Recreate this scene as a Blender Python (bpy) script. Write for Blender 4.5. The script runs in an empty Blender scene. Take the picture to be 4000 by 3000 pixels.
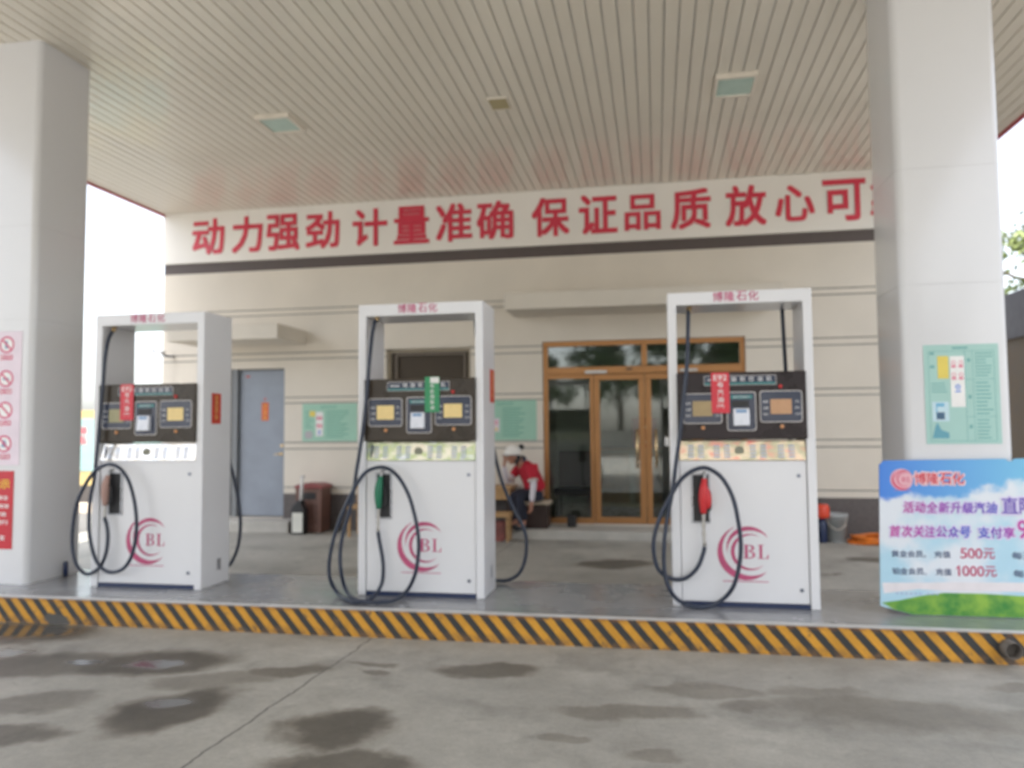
import bpy, bmesh, math, random
from mathutils import Vector, Matrix, noise as mnoise
R = math.radians
random.seed(7)
scene = bpy.context.scene
C = scene.collection

# ------------------------------------------------------------------ camera
YAW, PITCH, ROLL, CAM_H = 0.1827, 0.0577, 0.0081, 1.5357
cy, sy, cp, sp, cr, sr = math.cos(YAW), math.sin(YAW), math.cos(PITCH), math.sin(PITCH), math.cos(ROLL), math.sin(ROLL)
rt = Vector((cy, sy, 0)); fw0 = Vector((-sy, cy, 0)); upz = Vector((0, 0, 1))
fw = cp*fw0 + sp*upz; up2 = -sp*fw0 + cp*upz
Rv = cr*rt - sr*up2; Uv = sr*rt + cr*up2
cam_d = bpy.data.cameras.new('camera'); cam = bpy.data.objects.new('camera', cam_d); C.objects.link(cam)
cam.matrix_world = Matrix(((Rv.x, Uv.x, -fw.x, 0), (Rv.y, Uv.y, -fw.y, 0), (Rv.z, Uv.z, -fw.z, CAM_H), (0, 0, 0, 1)))
cam_d.sensor_fit = 'HORIZONTAL'; cam_d.sensor_width = 36; cam_d.lens = 1679.1/2212*36
cam_d.clip_start = 0.05; cam_d.clip_end = 2000
cam_d.dof.use_dof = True; cam_d.dof.focus_distance = 1.5; cam_d.dof.aperture_fstop = 3.1
scene.camera = cam

# ------------------------------------------------------------------ world, sun, exposure
SUN_EL, SUN_AZ = 62, 0            # azimuth: degrees towards +X from -Y (behind the camera)
w = bpy.data.worlds.new('World'); scene.world = w; w.use_nodes = True
nt = w.node_tree; bg = nt.nodes['Background']
sky = nt.nodes.new('ShaderNodeTexSky'); sky.sky_type = 'NISHITA'; sky.sun_disc = False
sky.sun_elevation = R(SUN_EL); sky.sun_rotation = R(180 - SUN_AZ)
sky.dust_density = 3.0; sky.air_density = 1.0
hz = nt.nodes.new('ShaderNodeHueSaturation'); hz.inputs['Saturation'].default_value = .42; hz.inputs['Value'].default_value = 1.7   # bright hazy summer sky
nt.links.new(sky.outputs[0], hz.inputs['Color']); nt.links.new(hz.outputs[0], bg.inputs[0]); bg.inputs[1].default_value = 0.15
sd = bpy.data.lights.new('sun', 'SUN'); sd.energy = 4.0; sd.angle = R(0.5); sd.color = (1, .95, .87)
sun = bpy.data.objects.new('sun', sd); C.objects.link(sun)
el, az = R(SUN_EL), R(SUN_AZ)
sdir = Vector((math.sin(az)*math.cos(el), -math.cos(az)*math.cos(el), math.sin(el)))
sun.rotation_euler = sdir.to_track_quat('Z', 'Y').to_euler(); sun.location = (8, -30, 40)
scene.view_settings.view_transform = 'Standard'; scene.view_settings.look = 'None'
scene.view_settings.exposure = 1.02; scene.view_settings.gamma = 1
scene.cycles.use_denoising = True
scene.cycles.max_bounces = 10; scene.cycles.diffuse_bounces = 5; scene.cycles.transparent_max_bounces = 12

# ------------------------------------------------------------------ materials
MATS = {}
def nodes_of(name):
    m = bpy.data.materials.new(name); m.use_nodes = True
    t = m.node_tree
    return m, t, t.nodes, t.links, t.nodes['Principled BSDF']
def mat(name, col, rough=.5, metal=0, var=.08, scale=6, bump=0, bscale=60, coat=0, crough=.1, spec=.5, rvar=.08, emit=None, estr=0):
    if name in MATS: return MATS[name]
    m, t, N, L, b = nodes_of(name)
    b.inputs['Metallic'].default_value = metal; b.inputs['Specular IOR Level'].default_value = spec
    b.inputs['Coat Weight'].default_value = coat; b.inputs['Coat Roughness'].default_value = crough
    tc = N.new('ShaderNodeTexCoord')
    n1 = N.new('ShaderNodeTexNoise'); n1.inputs['Scale'].default_value = scale; n1.inputs['Detail'].default_value = 5
    L.new(tc.outputs['Object'], n1.inputs['Vector'])
    mr = N.new('ShaderNodeMapRange'); mr.inputs[1].default_value = .25; mr.inputs[2].default_value = .75
    mr.inputs[3].default_value = 1-var; mr.inputs[4].default_value = 1+var
    L.new(n1.outputs[0], mr.inputs[0])
    mx = N.new('ShaderNodeVectorMath'); mx.operation = 'SCALE'; mx.inputs[0].default_value = col[:3]
    L.new(mr.outputs[0], mx.inputs['Scale']); L.new(mx.outputs[0], b.inputs['Base Color'])
    m2 = N.new('ShaderNodeMapRange'); m2.inputs[1].default_value = .3; m2.inputs[2].default_value = .7
    m2.inputs[3].default_value = max(.02, rough-rvar); m2.inputs[4].default_value = min(1, rough+rvar)
    L.new(n1.outputs[0], m2.inputs[0]); L.new(m2.outputs[0], b.inputs['Roughness'])
    if bump:
        n2 = N.new('ShaderNodeTexNoise'); n2.inputs['Scale'].default_value = bscale; n2.inputs['Detail'].default_value = 4
        L.new(tc.outputs['Object'], n2.inputs['Vector'])
        bp = N.new('ShaderNodeBump'); bp.inputs['Strength'].default_value = bump; bp.inputs['Distance'].default_value = .01
        L.new(n2.outputs[0], bp.inputs['Height']); L.new(bp.outputs[0], b.inputs['Normal'])
    if emit:
        b.inputs['Emission Color'].default_value = (*emit, 1); b.inputs['Emission Strength'].default_value = estr
    MATS[name] = m; return m

white_pump = mat('white_enamel', (.73, .73, .745), .3, var=.02, scale=2, coat=.3, rvar=.015)
white_col = mat('white_composite_panel', (.66, .66, .67), .22, var=.015, scale=.8, coat=.4, crough=.12, rvar=.01)
white_soffit = mat('soffit_paint', (.75, .70, .60), .42, var=.03, scale=.5, coat=.55, crough=.12, rvar=.015)
groove_m = mat('dark_groove', (.56, .55, .52), .6)
red_trim = mat('red_trim', (.42, .06, .08), .4)
stucco = mat('stucco_wall', (.70, .645, .56), .85, var=.06, scale=1.1, bump=.25, bscale=90)
stucco_groove = mat('groove_mortar', (.25, .25, .235), .9)
plinth_m = mat('plinth_stone', (.10, .085, .082), .45, var=.2, scale=20)
banner_m = mat('banner_panel', (.82, .79, .73), .45, var=.03, scale=1)
band_m = mat('brown_band', (.095, .075, .07), .6, var=.1)
red_letter = mat('red_acrylic', (.64, .04, .075), .35, var=.05)
concrete_step = mat('step_concrete', (.46, .44, .40), .85, var=.15, scale=4, bump=.4)
slab_m = mat('slab_paint', (.66, .61, .53), .8, var=.05, scale=2)
steel_door_m = mat('grey_blue_steel', (.25, .28, .33), .45, var=.12, scale=3)
copper = mat('copper_aluminium', (.42, .21, .085), .38, metal=.6, var=.05, scale=2, rvar=.02)
brass = mat('brushed_brass', (.75, .55, .3), .25, metal=.9)
chrome = mat('chrome', (.8, .8, .8), .15, metal=1)
steel = mat('steel', (.5, .5, .5), .35, metal=.9)
rubber = mat('hose_rubber', (.022, .031, .055), .38, var=.15, scale=12)
black_pl = mat('black_plastic', (.02, .02, .022), .4)
navy = mat('navy_paint', (.02, .033, .085), .35)
lock_m = mat('lock_steel', (.25, .27, .33), .3, metal=.6)
boot_in = mat('boot_black', (.018, .018, .02), .5)
boot_rim = mat('boot_rim_steel', (.42, .43, .46), .3, metal=.6)
screen_frame = mat('display_glass', (.045, .055, .09), .18, coat=.4)
line_m = mat('silver_line', (.55, .52, .5), .4)
teal_m = mat('teal_label', (.03, .2, .2), .5)
reader_m = mat('card_reader_grey', (.72, .74, .8), .3)
reader_blue = mat('reader_window', (.2, .32, .5), .3)
tinytext = mat('small_lettering', (.6, .6, .62), .5)
orange_dot = mat('amber_button', (.75, .36, .16), .35)
red_dot = mat('red_lamp', (.6, .04, .04), .4)
magenta = mat('magenta_print', (.50, .085, .19), .4, var=.18, scale=14)
sticker_red = mat('sticker_red', (.62, .04, .06), .45)
sticker_green = mat('sticker_green', (.03, .27, .11), .45)
paper_white = mat('paper_white', (.8, .79, .77), .6)
couplet_red = mat('couplet_red', (.55, .05, .03), .6, var=.12)
couplet_orange = mat('couplet_orange', (.62, .12, .03), .6, var=.12)
gold = mat('gold_ink', (.7, .45, .12), .5)
teal_poster = mat('teal_poster', (.36, .57, .52), .5, var=.04, scale=4)
teal_ink = mat('teal_ink', (.16, .38, .36), .6)
green_poster = mat('green_poster', (.33, .56, .44), .5, var=.05, scale=4)
green_ink = mat('green_ink', (.17, .40, .31), .6)
yellow_paper = mat('yellow_paper', (.72, .58, .12), .6)
pink_ink = mat('pink_ink', (.68, .22, .3), .6)
blue_ink = mat('blue_ink', (.16, .28, .66), .6)
sky_ink = mat('sky_blue_ink', (.16, .42, .6), .6)
dark_ink = mat('dark_ink', (.06, .12, .2), .6)
lilac_paper = mat('lilac_paper', (.72, .62, .68), .5)
prohib = mat('prohibition_red', (.6, .06, .16), .5)
grey_blue_ink = mat('grey_blue_ink', (.2, .3, .42), .6)
red_board_m = mat('red_board', (.52, .02, .035), .4)
yellow_ink = mat('yellow_ink', (.8, .5, .04), .5)
lamp_glass = mat('lamp_glass', (.42, .60, .54), .12, coat=.5)
lamp_frame = mat('lamp_frame', (.78, .72, .62), .4)
hatch_m = mat('hatch_tan', (.42, .36, .2), .5)

def glass_mat():
    m = bpy.data.materials.new('door_glass'); m.use_nodes = True; t = m.node_tree; N = t.nodes; L = t.links
    N.remove(N['Principled BSDF']); o = N['Material Output']
    tr = N.new('ShaderNodeBsdfTransparent'); tr.inputs[0].default_value = (.78, .82, .79, 1)
    gl = N.new('ShaderNodeBsdfGlossy'); gl.inputs['Roughness'].default_value = .035; gl.inputs[0].default_value = (.9, .93, .95, 1)
    fr = N.new('ShaderNodeFresnel'); fr.inputs[0].default_value = 1.5
    mr = N.new('ShaderNodeMapRange'); mr.inputs[1].default_value = 0; mr.inputs[2].default_value = 1; mr.inputs[3].default_value = .05; mr.inputs[4].default_value = 1
    mx = N.new('ShaderNodeMixShader')
    L.new(fr.outputs[0], mr.inputs[0]); L.new(mr.outputs[0], mx.inputs[0]); L.new(tr.outputs[0], mx.inputs[1]); L.new(gl.outputs[0], mx.inputs[2]); L.new(mx.outputs[0], o.inputs[0])
    return m
glass = glass_mat()

def math_node(N, L, op, a, b=None, c=None, clamp=False):
    n = N.new('ShaderNodeMath'); n.operation = op; n.use_clamp = clamp
    for i, v in enumerate((a, b, c)):
        if v is None: continue
        if isinstance(v, (int, float)): n.inputs[i].default_value = v
        else: L.new(v, n.inputs[i])
    return n.outputs[0]
def mixcol(N, L, f, a, b):
    n = N.new('ShaderNodeMix'); n.data_type = 'RGBA'
    for s, v in ((n.inputs[0], f), (n.inputs[6], a), (n.inputs[7], b)):
        if isinstance(v, (int, float)): s.default_value = v
        elif isinstance(v, tuple): s.default_value = (*v[:3], 1)
        else: L.new(v, s)
    return n.outputs[2]
def noise_node(N, L, vec, scale, detail=5, rough=.55):
    n = N.new('ShaderNodeTexNoise'); n.inputs['Scale'].default_value = scale; n.inputs['Detail'].default_value = detail; n.inputs['Roughness'].default_value = rough
    L.new(vec, n.inputs['Vector']); return n
def rng(N, L, v, a, b, c, d, smooth=False):
    n = N.new('ShaderNodeMapRange'); n.interpolation_type = 'SMOOTHSTEP' if smooth else 'LINEAR'
    for i, x in ((1, a), (2, b), (3, c), (4, d)): n.inputs[i].default_value = x
    L.new(v, n.inputs[0]); return n.outputs[0]

def blob_mask(N, L, vec, blobs, soft=.3):
    out = None
    for (cx, cyy, rx, ry, rot, s) in blobs:
        mp = N.new('ShaderNodeMapping'); mp.vector_type = 'TEXTURE'
        mp.inputs['Location'].default_value = (cx, cyy, 0); mp.inputs['Rotation'].default_value = (0, 0, rot); mp.inputs['Scale'].default_value = (rx, ry, 1e6)
        L.new(vec, mp.inputs['Vector'])
        ln = N.new('ShaderNodeVectorMath'); ln.operation = 'LENGTH'; L.new(mp.outputs[0], ln.inputs[0])
        v = rng(N, L, ln.outputs['Value'], 1-soft, 1+soft, s, 0, True)
        out = v if out is None else math_node(N, L, 'MAXIMUM', out, v)
    return out

def ground_mat():
    m, t, N, L, b = nodes_of('forecourt_concrete')
    geo = N.new('ShaderNodeNewGeometry'); P = geo.outputs['Position']
    nd = noise_node(N, L, P, 2.6, 4)
    off = N.new('ShaderNodeVectorMath'); off.operation = 'SUBTRACT'; L.new(nd.outputs['Color'], off.inputs[0]); off.inputs[1].default_value = (.5, .5, .5)
    sc = N.new('ShaderNodeVectorMath'); sc.operation = 'SCALE'; L.new(off.outputs[0], sc.inputs[0]); sc.inputs['Scale'].default_value = .42
    ad = N.new('ShaderNodeVectorMath'); L.new(P, ad.inputs[0]); L.new(sc.outputs[0], ad.inputs[1])
    D = ad.outputs[0]
    wet = [(-3.32, 4.75, .52, .26, .25, 1), (-2.68, 3.98, .25, .42, -.25, 1), (-1.66, 3.86, .28, .27, .4, 1), (-1.45, 3.47, .36, .15, .1, .9),
           (-2.32, 4.7, .28, .11, .35, .75), (-1.07, 4.92, .30, .14, .15, .8), (-1.86, 4.93, .14, .05, 0, .6), (-1.78, 4.75, .13, .05, 0, .6),
           (-3.3, 3.52, .28, .14, .1, .8), (-4.85, 5.3, .62, .3, 0, 1), (-4.1, 4.6, .6, .27, .2, .85), (-3.5, 3.95, .3, .16, .2, .55),
           (-2.7, 4.5, .4, .14, .3, .5), (-.18, 4.36, .38, .12, .05, .5), (.3, 4.76, .3, .12, .1, .4), (1.2, 4.55, .62, .27, -.05, .5),
           (1.9, 4.55, .5, .18, .2, .4), (2.05, 5.08, .22, .1, 0, .5), (-.05, 3.8, .16, .07, 0, .4), (-.47, 3.95, .09, .05, 0, .4), (.5, 4.55, .15, .07, 0, .4),
           (.9, 4.85, .3, .07, .1, .4), (-.5, 8.95, .42, .3, .2, .9), (2.45, 9.6, .30, .2, -.2, .9), (1.78, 8.68, .1, .035, 0, .8), (-2.7, 8.2, .8, .3, .1, .3), (1.5, 3.5, .5, .2, 0, .5), (.6, 2.9, .6, .3, .3, .5)]
    water = [(-3.33, 4.73, .20, .075, .2, 1), (-2.75, 4.06, .13, .1, .2, .9), (-4.9, 5.33, .48, .23, 0, 1), (-4.5, 4.85, .16, .1, .1, .9), (-3.8, 4.7, .15, .06, 0, .7)]
    wm = blob_mask(N, L, D, wet, .29); pm = blob_mask(N, L, D, water, .45)
    n1 = noise_node(N, L, P, .7, 6); n2 = noise_node(N, L, P, 5, 6, .65); n3 = noise_node(N, L, P, 70, 3)
    v = math_node(N, L, 'MULTIPLY', rng(N, L, n1.outputs[0], .3, .7, .80, 1.16), rng(N, L, n2.outputs[0], .3, .7, .86, 1.12))
    v = math_node(N, L, 'MULTIPLY', v, rng(N, L, n3.outputs[0], .3, .7, .95, 1.05))
    n4 = noise_node(N, L, P, 24, 6, .7); v = math_node(N, L, 'MULTIPLY', v, rng(N, L, n4.outputs[0], .3, .7, .9, 1.09))
    vo = N.new('ShaderNodeTexVoronoi'); vo.inputs['Scale'].default_value = 3.2; L.new(D, vo.inputs['Vector'])
    drip = math_node(N, L, 'MULTIPLY', rng(N, L, vo.outputs['Distance'], .05, .11, 1, 0, True), rng(N, L, noise_node(N, L, P, 1.1, 2).outputs[0], .5, .62, 0, .45))
    v = math_node(N, L, 'MULTIPLY', v, math_node(N, L, 'SUBTRACT', 1, drip))
    ve = N.new('ShaderNodeTexVoronoi'); ve.feature = 'DISTANCE_TO_EDGE'; ve.inputs['Scale'].default_value = .55; L.new(D, ve.inputs['Vector'])
    crk = math_node(N, L, 'MULTIPLY', rng(N, L, ve.outputs['Distance'], .0015, .004, 1, 0), rng(N, L, noise_node(N, L, P, .9, 3).outputs[0], .5, .58, 0, .10))
    v = math_node(N, L, 'MULTIPLY', v, math_node(N, L, 'SUBTRACT', 1, crk))
    # faint old stains
    st = rng(N, L, noise_node(N, L, D, 1.3, 5, .6).outputs[0], .5, .66, 1, .78, True)
    v = math_node(N, L, 'MULTIPLY', v, st)
    base = N.new('ShaderNodeVectorMath'); base.operation = 'SCALE'; base.inputs[0].default_value = (.40, .385, .345); L.new(v, base.inputs['Scale'])
    wf = math_node(N, L, 'MULTIPLY', rng(N, L, wm, 0, 1, 1, .29), rng(N, L, pm, 0, 1, 1, .55))
    wv = N.new('ShaderNodeVectorMath'); wv.operation = 'SCALE'; L.new(base.outputs[0], wv.inputs[0]); L.new(wf, wv.inputs['Scale'])
    tint = mixcol(N, L, wm, (1, 1, 1), (1, .94, .86))
    wt_ = N.new('ShaderNodeVectorMath'); wt_.operation = 'MULTIPLY'; L.new(wv.outputs[0], wt_.inputs[0]); L.new(tint, wt_.inputs[1]); wv = wt_
    # saw-cut joints every 5 m along Y, slightly wandering
    sx = N.new('ShaderNodeSeparateXYZ'); L.new(P, sx.inputs[0])
    wob = math_node(N, L, 'MULTIPLY', math_node(N, L, 'SUBTRACT', noise_node(N, L, P, 3.5, 3).outputs[0], .5), .07)
    jx = math_node(N, L, 'ADD', math_node(N, L, 'ADD', sx.outputs[0], wob), math_node(N, L, 'MULTIPLY', sx.outputs[1], -.032))
    jx = math_node(N, L, 'ADD', jx, 2.27+2.5)
    mo = math_node(N, L, 'ABSOLUTE', math_node(N, L, 'SUBTRACT', math_node(N, L, 'FLOORED_MODULO', jx, 5.0), 2.5))
    jm = rng(N, L, mo, .003, .010, .7, 0, True)
    col = mixcol(N, L, jm, wv.outputs[0], (.05, .05, .048))
    L.new(col, b.inputs['Base Color'])
    r0 = rng(N, L, n2.outputs[0], .3, .7, .5, .68)
    r1 = mixcol(N, L, wm, r0, (.56, .56, .56)); r2 = mixcol(N, L, pm, r1, (.07, .07, .07))
    L.new(r2, b.inputs['Roughness'])
    bp = N.new('ShaderNodeBump'); bp.inputs['Distance'].default_value = .004
    L.new(rng(N, L, pm, 0, 1, .35, 0), bp.inputs['Strength']); L.new(n3.outputs[0], bp.inputs['Height']); L.new(bp.outputs[0], b.inputs['Normal'])
    return m

def kerb_mat():
    m, t, N, L, b = nodes_of('striped_kerb_paint')
    geo = N.new('ShaderNodeNewGeometry'); P = geo.outputs['Position']
    sx = N.new('ShaderNodeSeparateXYZ'); L.new(P, sx.inputs[0])
    nz = noise_node(N, L, P, 22, 5)
    s = math_node(N, L, 'ADD', sx.outputs[0], math_node(N, L, 'MULTIPLY', sx.outputs[2], .86))
    s = math_node(N, L, 'ADD', s, math_node(N, L, 'MULTIPLY', math_node(N, L, 'SUBTRACT', nz.outputs[0], .5), .012))
    s = math_node(N, L, 'ADD', s, 20.0 + KERB_PHASE)
    fr = math_node(N, L, 'FLOORED_MODULO', s, .1326)
    yel = math_node(N, L, 'MULTIPLY', rng(N, L, fr, 0, .004, 0, 1), rng(N, L, fr, .068, .072, 1, 0))
    n2 = noise_node(N, L, P, 6, 6, .6)
    # worn and rusty near the foot, chipped along the top edge
    foot = math_node(N, L, 'MULTIPLY', rng(N, L, sx.outputs[2], .01, .075, 1, 0), rng(N, L, noise_node(N, L, P, 14, 5).outputs[0], .42, .6, 0, 1))
    yc = N.new('ShaderNodeVectorMath'); yc.operation = 'SCALE'; yc.inputs[0].default_value = (.62, .30, .03); L.new(rng(N, L, n2.outputs[0], .3, .7, .8, 1.12), yc.inputs['Scale'])
    c = mixcol(N, L, yel, (.035, .036, .036), yc.outputs[0])
    c = mixcol(N, L, math_node(N, L, 'MULTIPLY', foot, .75), c, (.2, .11, .05))
    upr = math_node(N, L, 'MULTIPLY', rng(N, L, sx.outputs[2], .165, .19, 0, 1), rng(N, L, noise_node(N, L, P, 18, 4).outputs[0], .42, .6, 0, 1))
    c = mixcol(N, L, math_node(N, L, 'MULTIPLY', upr, .6), c, (.24, .10, .04))
    spots = rng(N, L, noise_node(N, L, P, 9, 6, .7).outputs[0], .6, .66, 0, .75)
    c = mixcol(N, L, spots, c, (.12, .08, .05))
    chip = blob_mask(N, L, N.new('ShaderNodeCombineXYZ').outputs[0], [], 1) if False else None
    cx = N.new('ShaderNodeCombineXYZ'); L.new(sx.outputs[0], cx.inputs[0]); L.new(sx.outputs[2], cx.inputs[1])
    o2 = N.new('ShaderNodeVectorMath'); L.new(cx.outputs[0], o2.inputs[0])
    n9 = noise_node(N, L, P, 12, 4); s9 = N.new('ShaderNodeVectorMath'); s9.operation = 'SCALE'; s9.inputs['Scale'].default_value = .08
    L.new(n9.outputs['Color'], s9.inputs[0]); L.new(s9.outputs[0], o2.inputs[1])
    chip = blob_mask(N, L, o2.outputs[0], [(-4.72, .075, .13, .045, -.1, 1), (-.78, .23, .05, .02, 0, .8), (-3.1, .06, .04, .02, 0, .7)], .2)
    c = mixcol(N, L, chip, c, (.08, .075, .068))
    L.new(c, b.inputs['Base Color']); b.inputs['Roughness'].default_value = .42
    bp = N.new('ShaderNodeBump'); bp.inputs['Strength'].default_value = .3; bp.inputs['Distance'].default_value = .006; L.new(nz.outputs[0], bp.inputs['Height']); L.new(bp.outputs[0], b.inputs['Normal'])
    return m
KERB_PHASE = 0.021

def island_mat():
    m, t, N, L, b = nodes_of('island_floor_paint')
    geo = N.new('ShaderNodeNewGeometry'); P = geo.outputs['Position']
    n1 = noise_node(N, L, P, 1.6, 6); n2 = noise_node(N, L, P, 9, 5)
    v = math_node(N, L, 'MULTIPLY', rng(N, L, n1.outputs[0], .3, .7, .82, 1.2), rng(N, L, n2.outputs[0], .3, .7, .92, 1.08))
    s = N.new('ShaderNodeVectorMath'); s.operation = 'SCALE'; s.inputs[0].default_value = (.265, .27, .28); L.new(v, s.inputs['Scale'])
    L.new(s.outputs[0], b.inputs['Base Color']); L.new(rng(N, L, n1.outputs[0], .35, .65, .12, .34), b.inputs['Roughness'])
    return m

def gradient_mat(name, stops, axis, lo, hi, rough=.45):
    m, t, N, L, b = nodes_of(name)
    geo = N.new('ShaderNodeNewGeometry'); sx = N.new('ShaderNodeSeparateXYZ'); L.new(geo.outputs['Position'], sx.inputs[0])
    f = rng(N, L, sx.outputs[axis], lo, hi, 0, 1)
    cr_ = N.new('ShaderNodeValToRGB'); e = cr_.color_ramp.elements
    e[0].position, e[0].color = stops[0][0], (*stops[0][1], 1); e[1].position, e[1].color = stops[-1][0], (*stops[-1][1], 1)
    for p_, c_ in stops[1:-1]:
        k = e.new(p_); k.color = (*c_, 1)
    L.new(f, cr_.inputs[0]); L.new(cr_.outputs[0], b.inputs['Base Color']); b.inputs['Roughness'].default_value = rough
    return m

def board_mat():     # printed picture: blue sky over soft white clouds
    m, t, N, L, b = nodes_of('printed_sky')
    geo = N.new('ShaderNodeNewGeometry'); P = geo.outputs['Position']
    sx = N.new('ShaderNodeSeparateXYZ'); L.new(P, sx.inputs[0])
    n1 = noise_node(N, L, P, 5.5, 5, .5); n2 = noise_node(N, L, P, 2.2, 4, .5)
    top = mixcol(N, L, rng(N, L, sx.outputs[0], 1.56, 2.5, 0, 1), (.06, .22, .68), (.17, .48, .72))
    # cloud line climbs to the right
    line = math_node(N, L, 'ADD', rng(N, L, sx.outputs[0], 1.75, 2.45, 1.0, 1.12), math_node(N, L, 'MULTIPLY', math_node(N, L, 'SUBTRACT', n1.outputs[0], .5), .3))
    f = rng(N, L, math_node(N, L, 'SUBTRACT', sx.outputs[2], line), -.025, .03, 0, 1, True)
    low = mixcol(N, L, rng(N, L, n2.outputs[0], .42, .6, 0, 1, True), (.70, .74, .79), (.42, .64, .76))
    c = mixcol(N, L, f, low, top)
    L.new(c, b.inputs['Base Color']); b.inputs['Roughness'].default_value = .4
    return m
def hill_mat():
    m, t, N, L, b = nodes_of('printed_grass')
    geo = N.new('ShaderNodeNewGeometry'); n1 = noise_node(N, L, geo.outputs['Position'], 7, 6, .6)
    c = mixcol(N, L, rng(N, L, n1.outputs[0], .35, .62, 0, 1), (.05, .24, .045), (.26, .46, .06))
    L.new(c, b.inputs['Base Color']); b.inputs['Roughness'].default_value = .45
    return m
def strip_mat(name, cols, seed):   # mirror-like pump strip: reflected surroundings painted in as colour patches, glossy
    m, t, N, L, b = nodes_of(name)
    tc = N.new('ShaderNodeTexCoord'); mp = N.new('ShaderNodeMapping'); L.new(tc.outputs['Object'], mp.inputs[0]); mp.inputs['Location'].default_value = (seed, seed*.7, 0); mp.inputs['Scale'].default_value = (7, 7, 14)
    n = noise_node(N, L, mp.outputs[0], 1.0, 3, .5)
    r = N.new('ShaderNodeValToRGB'); e = r.color_ramp.elements
    e[0].position, e[0].color = .3, (*cols[0], 1); e[1].position, e[1].color = .7, (*cols[-1], 1)
    for i, c_ in enumerate(cols[1:-1]):
        k = e.new(.3+.4*(i+1)/(len(cols)-1)); k.color = (*c_, 1)
    L.new(n.outputs[0], r.inputs[0]); L.new(r.outputs[0], b.inputs['Base Color'])
    b.inputs['Roughness'].default_value = .15; b.inputs['Metallic'].default_value = .4; b.inputs['Coat Weight'].default_value = .3
    return m
def leaf_mat(name, c1, c2):
    m, t, N, L, b = nodes_of(name)
    oi = N.new('ShaderNodeNewGeometry')
    n = noise_node(N, L, oi.outputs['Position'], 1.2, 3)
    c = mixcol(N, L, rng(N, L, n.outputs[0], .35, .65, 0, 1), c1, c2)
    c = mixcol(N, L, math_node(N, L, 'MULTIPLY', oi.outputs['Random Per Island'], .5), c, c2)
    L.new(c, b.inputs['Base Color']); b.inputs['Roughness'].default_value = .55
    b.inputs['Transmission Weight'].default_value = 0
    return m

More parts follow.
